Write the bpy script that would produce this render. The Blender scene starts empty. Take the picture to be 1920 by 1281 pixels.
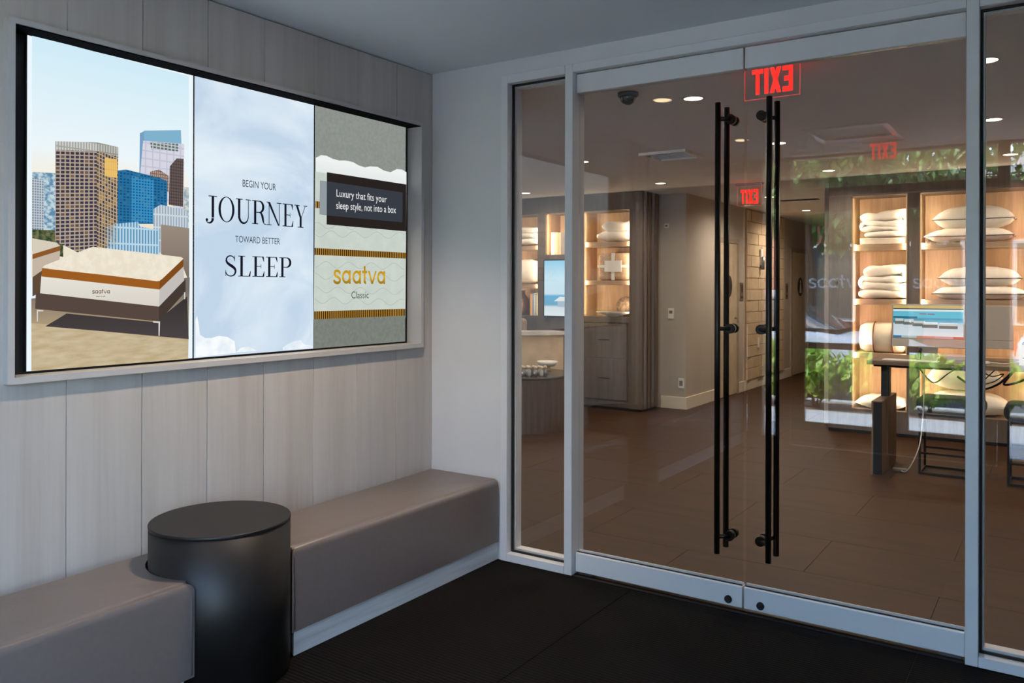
import bpy, bmesh, math, random
from mathutils import Vector, Matrix, noise

# ------------------------------------------------------------------ camera, world, sun, exposure
SC = bpy.context.scene
COL = SC.collection
W_PX, H_PX, F_PX = 1920, 1281, 1550.03
CAM = Vector((2.8696, -3.5023, 1.4))
YAW, ROLL, SHIFT_PX = 0.5897, 0.00259, -101.7
cam_data = bpy.data.cameras.new('camera')
cam_data.sensor_fit = 'HORIZONTAL'
cam_data.sensor_width = 36.0
cam_data.lens = 36.0 * F_PX / W_PX
cam_data.shift_y = SHIFT_PX / W_PX
cam_data.clip_start = 0.05
cam_data.clip_end = 300
cam = bpy.data.objects.new('camera', cam_data)
COL.objects.link(cam)
_F = Vector((-math.sin(YAW), math.cos(YAW), 0))
_R0 = Vector((math.cos(YAW), math.sin(YAW), 0))
_U0 = Vector((0, 0, 1))
_R = _R0 * math.cos(ROLL) + _U0 * math.sin(ROLL)
_U = _U0 * math.cos(ROLL) - _R0 * math.sin(ROLL)
m = Matrix((_R, _U, -_F)).transposed().to_4x4()
m.translation = CAM
cam.matrix_world = m
SC.camera = cam

world = bpy.data.worlds.new('sky')
SC.world = world
world.use_nodes = True
wn = world.node_tree.nodes
wl = world.node_tree.links
wn.clear()
sky = wn.new('ShaderNodeTexSky')
sky.sky_type = 'NISHITA'
sky.sun_disc = False
sky.sun_elevation = math.radians(52)
sky.sun_rotation = math.radians(280)
bgn = wn.new('ShaderNodeBackground')
bgn.inputs['Strength'].default_value = 5.2
out = wn.new('ShaderNodeOutputWorld')
wl.new(sky.outputs[0], bgn.inputs[0])
wl.new(bgn.outputs[0], out.inputs[0])

sun_d = bpy.data.lights.new('sun', 'SUN')
sun_d.energy = 70.0
sun_d.angle = math.radians(0.6)
sun_d.color = (0.90, 0.96, 1.0)
sun = bpy.data.objects.new('sun', sun_d)
COL.objects.link(sun)
sun_dir = Vector((0.52, -0.25, -0.80))      # light travels this way: along the street and slightly away from the shop
sun.rotation_euler = sun_dir.to_track_quat('-Z', 'Y').to_euler()

vs = SC.view_settings
vs.view_transform = 'Standard'
vs.look = 'None'
vs.gamma = 1.0
vs.use_curve_mapping = False
vs.exposure = 0.0
SC.cycles.use_denoising = True
SC.cycles.max_bounces = 10
SC.cycles.diffuse_bounces = 5
SC.cycles.glossy_bounces = 5
SC.cycles.transparent_max_bounces = 24
SC.cycles.sample_clamp_indirect = 6.0
SC.cycles.caustics_reflective = False
SC.cycles.caustics_refractive = False

# ------------------------------------------------------------------ pixel helpers (directions only; depth is always a known plane)
def ray(px, py):
    return _F + _R * ((px - 960) / F_PX) - _U * ((py - 640.5 - SHIFT_PX) / F_PX)
def on_x(px, py, X):
    d = ray(px, py); return CAM + d * ((X - CAM.x) / d.x)
def on_y(px, py, Y):
    d = ray(px, py); return CAM + d * ((Y - CAM.y) / d.y)
def on_z(px, py, Z):
    d = ray(px, py); return CAM + d * ((Z - CAM.z) / d.z)

# ------------------------------------------------------------------ materials
def lin(c):
    return tuple(((v / 255.0) / 12.92 if v / 255.0 <= 0.04045 else ((v / 255.0 + 0.055) / 1.055) ** 2.4) for v in c)
MATS = {}
def new_mat(name):
    mt = bpy.data.materials.new(name); mt.use_nodes = True
    nt = mt.node_tree; nt.nodes.clear()
    o = nt.nodes.new('ShaderNodeOutputMaterial')
    return mt, nt, o
def plain(name, rgb, rough=0.5, metal=0.0, noise_amt=0.06, scale=(8, 8, 8), bump=0.0, spec=0.5, coat=0.0, sheen=0.0, transl=0.0):
    """principled surface with a little procedural colour variation and relief (object-space noise)"""
    if name in MATS: return MATS[name]
    mt, nt, o = new_mat(name)
    b = nt.nodes.new('ShaderNodeBsdfPrincipled')
    c = lin(rgb)
    tc = nt.nodes.new('ShaderNodeTexCoord')
    mp = nt.nodes.new('ShaderNodeMapping'); mp.inputs['Scale'].default_value = scale
    nz = nt.nodes.new('ShaderNodeTexNoise'); nz.inputs['Scale'].default_value = 1.0; nz.inputs['Detail'].default_value = 4
    cr = nt.nodes.new('ShaderNodeValToRGB')
    cr.color_ramp.elements[0].position = 0.3; cr.color_ramp.elements[1].position = 0.7
    cr.color_ramp.elements[0].color = tuple(v * (1 - noise_amt * 2) for v in c) + (1,)
    cr.color_ramp.elements[1].color = tuple(min(1, v * (1 + noise_amt * 2)) for v in c) + (1,)
    nt.links.new(tc.outputs['Object'], mp.inputs[0]); nt.links.new(mp.outputs[0], nz.inputs[0])
    nt.links.new(nz.outputs['Fac'], cr.inputs[0]); nt.links.new(cr.outputs[0], b.inputs['Base Color'])
    b.inputs['Roughness'].default_value = rough; b.inputs['Metallic'].default_value = metal
    b.inputs['Specular IOR Level'].default_value = spec
    if coat: b.inputs['Coat Weight'].default_value = coat
    if sheen: b.inputs['Sheen Weight'].default_value = sheen
    if transl: b.inputs['Transmission Weight'].default_value = transl
    if bump:
        bp = nt.nodes.new('ShaderNodeBump'); bp.inputs['Strength'].default_value = bump; bp.inputs['Distance'].default_value = 0.004
        nt.links.new(nz.outputs['Fac'], bp.inputs['Height']); nt.links.new(bp.outputs[0], b.inputs['Normal'])
    nt.links.new(b.outputs[0], o.inputs[0])
    MATS[name] = mt
    return mt
def wood(name, c1, c2, axis='z', fine=90.0, rough=0.55, per_object=0.10, mix=0.45):
    """stretched-noise wood grain; axis is the grain direction; every board differs a little in tone"""
    if name in MATS: return MATS[name]
    mt, nt, o = new_mat(name)
    L = nt.links
    b = nt.nodes.new('ShaderNodeBsdfPrincipled'); b.inputs['Roughness'].default_value = rough
    tc = nt.nodes.new('ShaderNodeTexCoord'); oi = nt.nodes.new('ShaderNodeObjectInfo')
    ad = nt.nodes.new('ShaderNodeVectorMath'); ad.operation = 'ADD'
    mu = nt.nodes.new('ShaderNodeVectorMath'); mu.operation = 'SCALE'; mu.inputs['Scale'].default_value = 13.0
    cx = nt.nodes.new('ShaderNodeCombineXYZ')
    for i in range(3): L.new(oi.outputs['Random'], cx.inputs[i])
    L.new(cx.outputs[0], mu.inputs[0]); L.new(tc.outputs['Object'], ad.inputs[0]); L.new(mu.outputs[0], ad.inputs[1])
    def nz(sc, det):
        mp = nt.nodes.new('ShaderNodeMapping')
        s = [sc, sc, sc]; s['xyz'.index(axis)] = sc * 0.045; mp.inputs['Scale'].default_value = s
        n = nt.nodes.new('ShaderNodeTexNoise'); n.inputs['Scale'].default_value = 1; n.inputs['Detail'].default_value = det
        L.new(ad.outputs[0], mp.inputs[0]); L.new(mp.outputs[0], n.inputs[0]); return n
    n1 = nz(fine, 3); n2 = nz(fine * 0.14, 3)
    ma = nt.nodes.new('ShaderNodeMath'); ma.operation = 'MULTIPLY_ADD'; ma.inputs[1].default_value = mix
    L.new(n1.outputs['Fac'], ma.inputs[0])
    mb = nt.nodes.new('ShaderNodeMath'); mb.operation = 'MULTIPLY'; mb.inputs[1].default_value = 1 - mix
    L.new(n2.outputs['Fac'], mb.inputs[0]); L.new(mb.outputs[0], ma.inputs[2])
    cr = nt.nodes.new('ShaderNodeValToRGB')
    cr.color_ramp.elements[0].position = 0.33; cr.color_ramp.elements[1].position = 0.67
    cr.color_ramp.elements[0].color = lin(c1) + (1,); cr.color_ramp.elements[1].color = lin(c2) + (1,)
    L.new(ma.outputs[0], cr.inputs[0])
    hs = nt.nodes.new('ShaderNodeHueSaturation')
    mr = nt.nodes.new('ShaderNodeMapRange'); mr.inputs['To Min'].default_value = 1 - per_object; mr.inputs['To Max'].default_value = 1 + per_object
    L.new(oi.outputs['Random'], mr.inputs['Value']); L.new(mr.outputs[0], hs.inputs['Value']); L.new(cr.outputs[0], hs.inputs['Color'])
    L.new(hs.outputs[0], b.inputs['Base Color'])
    bp = nt.nodes.new('ShaderNodeBump'); bp.inputs['Strength'].default_value = 0.12; bp.inputs['Distance'].default_value = 0.002
    L.new(n1.outputs['Fac'], bp.inputs['Height']); L.new(bp.outputs[0], b.inputs['Normal'])
    L.new(b.outputs[0], o.inputs[0]); MATS[name] = mt
    return mt
def emit(name, rgb, strength=1.0):
    if name in MATS: return MATS[name]
    mt, nt, o = new_mat(name)
    e = nt.nodes.new('ShaderNodeEmission'); e.inputs[0].default_value = lin(rgb) + (1,); e.inputs[1].default_value = strength
    nt.links.new(e.outputs[0], o.inputs[0]); MATS[name] = mt
    return mt
def emit_ramp(name, stops, axis='z', lo=0.0, hi=1.0, strength=1.0):
    """lit picture area whose colour runs through stops along one object axis"""
    if name in MATS: return MATS[name]
    mt, nt, o = new_mat(name); L = nt.links
    e = nt.nodes.new('ShaderNodeEmission'); e.inputs[1].default_value = strength
    tc = nt.nodes.new('ShaderNodeTexCoord'); sp = nt.nodes.new('ShaderNodeSeparateXYZ'); L.new(tc.outputs['Object'], sp.inputs[0])
    mr = nt.nodes.new('ShaderNodeMapRange'); mr.inputs['From Min'].default_value = lo; mr.inputs['From Max'].default_value = hi
    L.new(sp.outputs['xyz'.index(axis)], mr.inputs['Value'])
    cr = nt.nodes.new('ShaderNodeValToRGB'); els = cr.color_ramp.elements
    while len(els) < len(stops): els.new(0.5)
    for el, (p, c) in zip(els, stops): el.position = p; el.color = lin(c) + (1,)
    L.new(mr.outputs[0], cr.inputs[0]); L.new(cr.outputs[0], e.inputs[0]); L.new(e.outputs[0], o.inputs[0]); MATS[name] = mt
    return mt
def emit_noise(name, c1, c2, scale=(6, 6, 6), p0=0.35, p1=0.65, strength=1.0, detail=5, dist=0.0):
    if name in MATS: return MATS[name]
    mt, nt, o = new_mat(name); L = nt.links
    e = nt.nodes.new('ShaderNodeEmission'); e.inputs[1].default_value = strength
    tc = nt.nodes.new('ShaderNodeTexCoord'); mp = nt.nodes.new('ShaderNodeMapping'); mp.inputs['Scale'].default_value = scale
    nz = nt.nodes.new('ShaderNodeTexNoise'); nz.inputs['Scale'].default_value = 1; nz.inputs['Detail'].default_value = detail; nz.inputs['Distortion'].default_value = dist
    cr = nt.nodes.new('ShaderNodeValToRGB'); cr.color_ramp.elements[0].position = p0; cr.color_ramp.elements[1].position = p1
    cr.color_ramp.elements[0].color = lin(c1) + (1,); cr.color_ramp.elements[1].color = lin(c2) + (1,)
    L.new(tc.outputs['Object'], mp.inputs[0]); L.new(mp.outputs[0], nz.inputs[0]); L.new(nz.outputs['Fac'], cr.inputs[0])
    L.new(cr.outputs[0], e.inputs[0]); L.new(e.outputs[0], o.inputs[0]); MATS[name] = mt
    return mt
def emit_grid(name, wall, pane, bw, bh, mortar=0.35, accent=None, skew=0.0, bias=-0.75):
    """lit picture of a tower: window bands from a brick texture in the y-z plane"""
    if name in MATS: return MATS[name]
    mt, nt, o = new_mat(name); L = nt.links
    e = nt.nodes.new('ShaderNodeEmission'); e.inputs[1].default_value = 1.0
    tc = nt.nodes.new('ShaderNodeTexCoord'); sp = nt.nodes.new('ShaderNodeSeparateXYZ'); L.new(tc.outputs['Object'], sp.inputs[0])
    ma = nt.nodes.new('ShaderNodeMath'); ma.operation = 'MULTIPLY_ADD'; ma.inputs[1].default_value = skew
    L.new(sp.outputs[1], ma.inputs[0]); L.new(sp.outputs[2], ma.inputs[2])
    cb = nt.nodes.new('ShaderNodeCombineXYZ'); L.new(sp.outputs[1], cb.inputs[0]); L.new(ma.outputs[0], cb.inputs[1])
    br = nt.nodes.new('ShaderNodeTexBrick'); br.offset = 0.0; br.inputs['Scale'].default_value = 1.0
    br.inputs['Brick Width'].default_value = bw; br.inputs['Row Height'].default_value = bh
    br.inputs['Mortar Size'].default_value = min(bw, bh) * mortar * 0.5; br.inputs['Mortar Smooth'].default_value = 0.1; br.inputs['Bias'].default_value = bias
    br.inputs['Color1'].default_value = lin(pane) + (1,); br.inputs['Color2'].default_value = lin(accent or pane) + (1,)
    br.inputs['Mortar'].default_value = lin(wall) + (1,)
    L.new(cb.outputs[0], br.inputs['Vector']); L.new(br.outputs['Color'], e.inputs[0]); L.new(e.outputs[0], o.inputs[0]); MATS[name] = mt
    return mt
def glass(name, tint=(0.97, 0.975, 0.97), f0=0.043):
    """thin architectural glass: clear transmission plus Fresnel mirror reflection at each face"""
    if name in MATS: return MATS[name]
    mt, nt, o = new_mat(name); L = nt.links
    tr = nt.nodes.new('ShaderNodeBsdfTransparent'); tr.inputs[0].default_value = tint + (1,)
    gl = nt.nodes.new('ShaderNodeBsdfGlossy'); gl.inputs['Roughness'].default_value = 0.0; gl.inputs[0].default_value = (1, 1, 1, 1)
    lw = nt.nodes.new('ShaderNodeLayerWeight'); lw.inputs['Blend'].default_value = 0.5
    pw = nt.nodes.new('ShaderNodeMath'); pw.operation = 'POWER'; pw.inputs[1].default_value = 5.0
    ma = nt.nodes.new('ShaderNodeMath'); ma.operation = 'MULTIPLY_ADD'; ma.inputs[1].default_value = 1 - f0; ma.inputs[2].default_value = f0
    mx = nt.nodes.new('ShaderNodeMixShader')
    L.new(lw.outputs['Facing'], pw.inputs[0]); L.new(pw.outputs[0], ma.inputs[0]); L.new(ma.outputs[0], mx.inputs[0])
    L.new(tr.outputs[0], mx.inputs[1]); L.new(gl.outputs[0], mx.inputs[2]); L.new(mx.outputs[0], o.inputs[0]); MATS[name] = mt
    return mt
def mat_ribs():
    if 'entrance_mat' in MATS: return MATS['entrance_mat']
    mt, nt, o = new_mat('entrance_mat'); L = nt.links
    b = nt.nodes.new('ShaderNodeBsdfPrincipled'); b.inputs['Roughness'].default_value = 0.9
    b.inputs['Specular IOR Level'].default_value = 0.06
    tc = nt.nodes.new('ShaderNodeTexCoord')
    wv = nt.nodes.new('ShaderNodeTexWave'); wv.wave_type = 'BANDS'; wv.bands_direction = 'Y'; wv.inputs['Scale'].default_value = 17.3
    nz = nt.nodes.new('ShaderNodeTexNoise'); nz.inputs['Scale'].default_value = 320
    n2 = nt.nodes.new('ShaderNodeTexNoise'); n2.inputs['Scale'].default_value = 2.2; n2.inputs['Detail'].default_value = 5
    L.new(tc.outputs['Object'], wv.inputs[0]); L.new(tc.outputs['Object'], nz.inputs[0]); L.new(tc.outputs['Object'], n2.inputs[0])
    cr = nt.nodes.new('ShaderNodeValToRGB')
    cr.color_ramp.elements[0].position = 0.15; cr.color_ramp.elements[1].position = 0.8
    cr.color_ramp.elements[0].color = (0.003, 0.0028, 0.0025, 1); cr.color_ramp.elements[1].color = (0.010, 0.0092, 0.0085, 1)
    mm = nt.nodes.new('ShaderNodeMath'); mm.operation = 'MULTIPLY'; L.new(wv.outputs['Fac'], mm.inputs[0])
    mr = nt.nodes.new('ShaderNodeMapRange'); mr.inputs['To Min'].default_value = 0.45; mr.inputs['To Max'].default_value = 1.1
    mx = nt.nodes.new('ShaderNodeMath'); mx.operation = 'ADD'; mx.inputs[1].default_value = -0.0
    L.new(n2.outputs['Fac'], mr.inputs['Value']); L.new(mr.outputs[0], mm.inputs[1]); L.new(mm.outputs[0], mx.inputs[0]); L.new(mx.outputs[0], cr.inputs[0])
    bp = nt.nodes.new('ShaderNodeBump'); bp.inputs['Strength'].default_value = 0.5; bp.inputs['Distance'].default_value = 0.004
    L.new(wv.outputs['Fac'], bp.inputs['Height']); L.new(bp.outputs[0], b.inputs['Normal'])
    L.new(cr.outputs[0], b.inputs['Base Color']); L.new(b.outputs[0], o.inputs[0]); MATS['entrance_mat'] = mt
    return mt
def frosted():
    if 'frosted_vinyl' in MATS: return MATS['frosted_vinyl']
    mt, nt, o = new_mat('frosted_vinyl'); L = nt.links
    t = nt.nodes.new('ShaderNodeBsdfTranslucent'); t.inputs[0].default_value = (.8, .8, .8, 1)
    d = nt.nodes.new('ShaderNodeBsdfDiffuse'); d.inputs[0].default_value = (.6, .6, .6, 1)
    nz = nt.nodes.new('ShaderNodeTexNoise'); nz.inputs['Scale'].default_value = 40
    mr = nt.nodes.new('ShaderNodeMapRange'); mr.inputs['To Min'].default_value = .35; mr.inputs['To Max'].default_value = .45
    L.new(nz.outputs['Fac'], mr.inputs['Value'])
    mx = nt.nodes.new('ShaderNodeMixShader'); L.new(mr.outputs[0], mx.inputs[0]); L.new(t.outputs[0], mx.inputs[1]); L.new(d.outputs[0], mx.inputs[2]); L.new(mx.outputs[0], o.inputs[0])
    MATS['frosted_vinyl'] = mt; return mt
def mat_leaf(name, c1, c2):
    if name in MATS: return MATS[name]
    mt, nt, o = new_mat(name); L = nt.links
    b = nt.nodes.new('ShaderNodeBsdfPrincipled'); b.inputs['Roughness'].default_value = 0.45
    gm = nt.nodes.new('ShaderNodeNewGeometry')
    cr = nt.nodes.new('ShaderNodeValToRGB'); cr.color_ramp.elements[0].color = lin(c1) + (1,); cr.color_ramp.elements[1].color = lin(c2) + (1,)
    L.new(gm.outputs['Random Per Island'], cr.inputs[0]); L.new(cr.outputs[0], b.inputs['Base Color'])
    t = nt.nodes.new('ShaderNodeBsdfTranslucent'); L.new(cr.outputs[0], t.inputs[0])
    mx = nt.nodes.new('ShaderNodeMixShader'); mx.inputs[0].default_value = 0.35
    L.new(b.outputs[0], mx.inputs[1]); L.new(t.outputs[0], mx.inputs[2]); L.new(mx.outputs[0], o.inputs[0]); MATS[name] = mt
    return mt

M_WHITE = plain('white_frame_paint', (206, 207, 208), 0.38, noise_amt=0.01)
M_WALL = plain('white_wall_paint', (200, 200, 200), 0.85, noise_amt=0.015, scale=(3, 3, 3))
M_CEIL = plain('ceiling_paint', (208, 213, 217), 0.9, noise_amt=0.01, scale=(2, 2, 2))
M_SHOPCEIL = plain('shop_ceiling_paint', (242, 240, 238), 0.9, noise_amt=0.01, scale=(2, 2, 2))
M_PLANK = wood('whitewashed_plank', (161, 155, 149), (175, 171, 167), 'z', fine=80, rough=0.6, per_object=0.035, mix=0.25)
M_PLINTH = wood('whitewashed_plinth', (186, 186, 184), (216, 218, 218), 'y', fine=90, rough=0.55, per_object=0.02)
M_TVFRAME = plain('video_frame_paint', (168, 167, 166), 0.45, noise_amt=0.015)
M_BLACK = plain('matte_black', (14, 14, 15), 0.5, noise_amt=0.02)
M_GASKET = plain('black_rubber', (10, 10, 10), 0.8, noise_amt=0.02)
M_BRONZE = plain('dark_bronze_metal', (38, 34, 30), 0.35, metal=0.75, noise_amt=0.03)
M_LEATHER = plain('taupe_leather', (103, 95, 92), 0.36, noise_amt=0.02, scale=(60, 60, 60), bump=0.06, spec=0.45)
M_DRUM = plain('black_satin_lacquer', (20, 18, 17), 0.46, noise_amt=0.03, spec=0.35)
M_GLASS = glass('clear_door_glass')
M_GLASS2 = glass('clear_window_glass', f0=0.04)
M_SHOPWALL = plain('beige_wall_paint', (178, 168, 155), 0.8, noise_amt=0.015, scale=(2, 2, 2))
M_BASEB = plain('cream_baseboard_paint', (222, 210, 190), 0.5, noise_amt=0.01)
M_OAK = wood('pale_oak_panel', (172, 138, 104), (204, 172, 136), 'z', fine=120, rough=0.55, per_object=0.03)
M_OAKX = wood('pale_oak_shelf', (150, 122, 96), (184, 154, 124), 'x', fine=120, rough=0.55, per_object=0.03)
M_TAUPEW = wood('taupe_oak_panel', (92, 80, 70), (116, 102, 90), 'z', fine=120, rough=0.55, per_object=0.03)
M_WALNUT = wood('dark_walnut_panel', (58, 44, 36), (82, 64, 53), 'z', fine=100, rough=0.5, per_object=0.03)
M_TILE = plain('brown_floor_tile', (54, 32, 15), 0.52, noise_amt=0.16, scale=(1.3, 9, 3), bump=0.03, spec=0.25)
M_GROUT = plain('dark_grout', (46, 36, 30), 0.9)
M_LINEN = plain('white_cotton', (232, 224, 212), 0.9, noise_amt=0.02, scale=(25, 25, 25), bump=0.15, sheen=0.2)
M_CREAM = plain('cream_cotton', (224, 212, 192), 0.9, noise_amt=0.02, scale=(25, 25, 25), bump=0.15, sheen=0.2)
M_PIPING = plain('grey_piping', (96, 84, 76), 0.8)
M_STEEL = plain('brushed_steel', (150, 150, 150), 0.3, metal=0.9, noise_amt=0.03)
M_SILVER = plain('silver_aluminium', (186, 178, 168), 0.4, metal=0.0, noise_amt=0.01)
M_DESK = wood('brown_desk_wood', (96, 76, 60), (122, 100, 80), 'x', fine=90, rough=0.5)
M_CUSH = plain('dark_green_velvet', (34, 42, 38), 0.8, noise_amt=0.15, scale=(30, 8, 8), sheen=0.3)
M_WHITEP = plain('white_plastic', (226, 222, 214), 0.4, noise_amt=0.01)
M_GREYP = plain('grey_plastic', (120, 114, 106), 0.5, noise_amt=0.02)
M_LEATHERTAN = plain('tan_leather_strap', (128, 76, 42), 0.5)
M_REDPAPER = plain('ivory_card', (226, 210, 190), 0.7)
M_STONE = plain('pale_brick', (196, 172, 140), 0.85, noise_amt=0.05, scale=(7, 7, 7), bump=0.3)
M_DARKWOOD = wood('brown_backing_panel', (70, 56, 47), (92, 76, 64), 'z', fine=80)
M_LED = emit('led_strip_glow', (255, 205, 150), 0.9)
M_LAMP = emit('downlight_glow', (255, 232, 196), 7.0)
M_EXIT = emit('exit_red_glow', (255, 22, 16), 4.5)
M_TIRE = plain('tyre_rubber', (22, 22, 23), 0.8)
M_CONC = plain('pale_concrete', (192, 190, 186), 0.85, noise_amt=0.05, scale=(4, 4, 4), bump=0.1)
M_ASPH = plain('asphalt', (74, 74, 76), 0.9, noise_amt=0.08, scale=(20, 20, 20))
M_SOIL = plain('planting_soil', (64, 48, 36), 0.95, noise_amt=0.2, scale=(14, 14, 14))
M_BRICKRED = plain('red_brick', (122, 62, 48), 0.85, noise_amt=0.1, scale=(8, 8, 16))
M_CARW = plain('white_car_paint', (226, 229, 232), 0.22, noise_amt=0.01, coat=0.5)
M_CARG = plain('dark_car_glass', (44, 50, 54), 0.08, noise_amt=0.02)
M_BARK = plain('tree_bark', (86, 66, 50), 0.95, noise_amt=0.15, scale=(12, 12, 3), bump=0.4)
M_LEAFA = mat_leaf('bright_green_leaf', (96, 146, 40), (188, 208, 96))
M_LEAFB = mat_leaf('tree_leaf', (40, 74, 34), (104, 134, 62))
M_CANOPY = plain('canopy_soffit_paint', (205, 203, 206), 0.8)

# ------------------------------------------------------------------ builders
ORIGIN = {}
class MB:
    """collects shapes in world (or local) coordinates; build() links them as one mesh object"""
    def __init__(self): self.bm = bmesh.new()
    def _join(self, b):
        me = bpy.data.meshes.new('tmp'); b.to_mesh(me); b.free(); self.bm.from_mesh(me); bpy.data.meshes.remove(me)
    def box(self, x0, x1, y0, y1, z0, z1, bev=0.0, seg=2, rot=None):
        b = bmesh.new(); bmesh.ops.create_cube(b, size=1.0)
        sx, sy, sz = abs(x1 - x0), abs(y1 - y0), abs(z1 - z0)
        c = Vector(((x0 + x1) / 2, (y0 + y1) / 2, (z0 + z1) / 2))
        for v in b.verts: v.co = Vector((v.co.x * sx, v.co.y * sy, v.co.z * sz))
        if bev > 0:
            bmesh.ops.bevel(b, geom=b.edges[:], offset=min(bev, min(sx, sy, sz) * 0.49), segments=seg, profile=0.5, affect='EDGES')
        for v in b.verts:
            v.co = (rot @ v.co if rot else v.co) + c
        self._join(b); return self
    def cyl(self, p0, p1, r, r2=None, n=20, caps=True):
        p0, p1 = Vector(p0), Vector(p1); ax = (p1 - p0); r2 = r if r2 is None else r2
        q = ax.to_track_quat('Z', 'Y'); a, c = [], []
        for i in range(n):
            t = 2 * math.pi * i / n; d = Vector((math.cos(t), math.sin(t), 0))
            a.append(self.bm.verts.new(p0 + q @ (d * r))); c.append(self.bm.verts.new(p1 + q @ (d * r2)))
        for i in range(n):
            f = self.bm.faces.new((a[i], a[(i + 1) % n], c[(i + 1) % n], c[i])); f.smooth = True
        if caps: self.bm.faces.new(a[::-1]); self.bm.faces.new(c)
        return self
    def lathe(self, prof, center, n=40, caps=True):
        cx, cy, cz = center; rings = []
        for r, z in prof:
            rings.append([self.bm.verts.new((cx + r * math.cos(2 * math.pi * i / n), cy + r * math.sin(2 * math.pi * i / n), cz + z)) for i in range(n)])
        for a, b in zip(rings, rings[1:]):
            for i in range(n):
                f = self.bm.faces.new((a[i], a[(i + 1) % n], b[(i + 1) % n], b[i])); f.smooth = True
        if caps: self.bm.faces.new(rings[0][::-1]); self.bm.faces.new(rings[-1])
        return self
    def tube(self, pts, r, n=8, closed=False):
        pts = [Vector(p) for p in pts]; rings = []; N = len(pts)
        for i, p in enumerate(pts):
            a = pts[(i - 1) % N] if (closed or i > 0) else pts[0]
            b = pts[(i + 1) % N] if (closed or i < N - 1) else pts[-1]
            d = (b - a).normalized(); q = d.to_track_quat('Z', 'Y')
            rings.append([self.bm.verts.new(p + q @ Vector((r * math.cos(2 * math.pi * k / n), r * math.sin(2 * math.pi * k / n), 0))) for k in range(n)])
        prs = list(zip(rings, rings[1:])) + ([(rings[-1], rings[0])] if closed else [])
        for a, b in prs:
            # match nearest start so the ring does not twist
            s = min(range(n), key=lambda k: (a[0].co - b[k].co).length)
            for k in range(n):
                f = self.bm.faces.new((a[k], a[(k + 1) % n], b[(k + 1 + s) % n], b[(k + s) % n])); f.smooth = True
        if not closed: self.bm.faces.new(rings[0][::-1]); self.bm.faces.new(rings[-1])
        return self
    def poly(self, pts):
        self.bm.faces.new([self.bm.verts.new(p) for p in pts]); return self
    def prism(self, outline, z0, z1, bev_top=0.0, seg=4, smooth=False):
        """outline (x, y) counter-clockwise extruded z0..z1; bevels the top rim"""
        b = bmesh.new()
        bot = [b.verts.new((x, y, z0)) for x, y in outline]; top = [b.verts.new((x, y, z1)) for x, y in outline]
        b.faces.new(bot[::-1]); ft = b.faces.new(top); n = len(outline)
        for i in range(n): b.faces.new((bot[i], bot[(i + 1) % n], top[(i + 1) % n], top[i]))
        if bev_top > 0:
            es = [e for e in b.edges if all(abs(v.co.z - z1) < 1e-6 for v in e.verts)]
            bmesh.ops.bevel(b, geom=es, offset=bev_top, segments=seg, profile=0.5, affect='EDGES')
        if smooth:
            for f in b.faces: f.smooth = True
        self._join(b); return self
    def build(self, name, mat, parent=None, smooth=False, local=False, kind=None):
        off = Vector((0, 0, 0)) if (local or parent is None) else ORIGIN.get(parent.name, Vector((0, 0, 0)))
        if off.length:
            for v in self.bm.verts: v.co -= off
        if smooth:
            for f in self.bm.faces: f.smooth = True
        me = bpy.data.meshes.new(name); self.bm.normal_update(); self.bm.to_mesh(me); self.bm.free()
        me.materials.append(mat)
        o = bpy.data.objects.new(name, me); COL.objects.link(o)
        if parent is not None:
            o.parent = parent; ORIGIN[o.name] = off
        if kind: o['kind'] = kind
        return o
def tag(o, label, cat, group=None):
    o['label'] = label; o['category'] = cat
    if group: o['group'] = group
    return o
def thing(name, label, cat, loc=(0, 0, 0), rz=0.0, group=None):
    e = bpy.data.objects.new(name, None); e.empty_display_size = 0.1; COL.objects.link(e)
    e.location = loc; e.rotation_euler = (0, 0, rz); ORIGIN[e.name] = Vector(loc)
    return tag(e, label, cat, group)
def struct(name, loc=(0, 0, 0), label=None, cat=None):
    e = bpy.data.objects.new(name, None); e.empty_display_size = 0.1; COL.objects.link(e)
    e.location = loc; ORIGIN[e.name] = Vector(loc); e['kind'] = 'structure'
    e['label'] = label; e['category'] = cat
    return e
def sstruct(o, label, cat):
    o['kind'] = 'structure'; o['label'] = label; o['category'] = cat; return o
def copy_tree(o, parent=None, label=None):
    c = o.copy(); COL.objects.link(c); c.parent = parent
    if label: c['label'] = label
    for ch in list(o.children): copy_tree(ch, c)
    return c
def area(name, loc, direction, sx, sy, watts, color, parent=None, spread=math.pi):
    d = bpy.data.lights.new(name, 'AREA'); d.shape = 'RECTANGLE'; d.size = sx; d.size_y = sy; d.energy = watts; d.color = color; d.spread = spread
    o = bpy.data.objects.new(name, d); COL.objects.link(o)
    off = ORIGIN.get(parent.name, Vector((0, 0, 0))) if parent is not None else Vector((0, 0, 0))
    o.location = Vector(loc) - off
    o.rotation_euler = Vector(direction).to_track_quat('-Z', 'Y').to_euler()
    if parent is not None: o.parent = parent
    return o
def spot(name, loc, direction, watts, color, angle=100, blend=0.6, radius=0.04, parent=None):
    d = bpy.data.lights.new(name, 'SPOT'); d.energy = watts; d.color = color; d.spot_size = math.radians(angle); d.spot_blend = blend; d.shadow_soft_size = radius
    o = bpy.data.objects.new(name, d); COL.objects.link(o)
    off = ORIGIN.get(parent.name, Vector((0, 0, 0))) if parent is not None else Vector((0, 0, 0))
    o.location = Vector(loc) - off
    o.rotation_euler = Vector(direction).to_track_quat('-Z', 'Y').to_euler()
    if parent is not None: o.parent = parent
    return o

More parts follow.
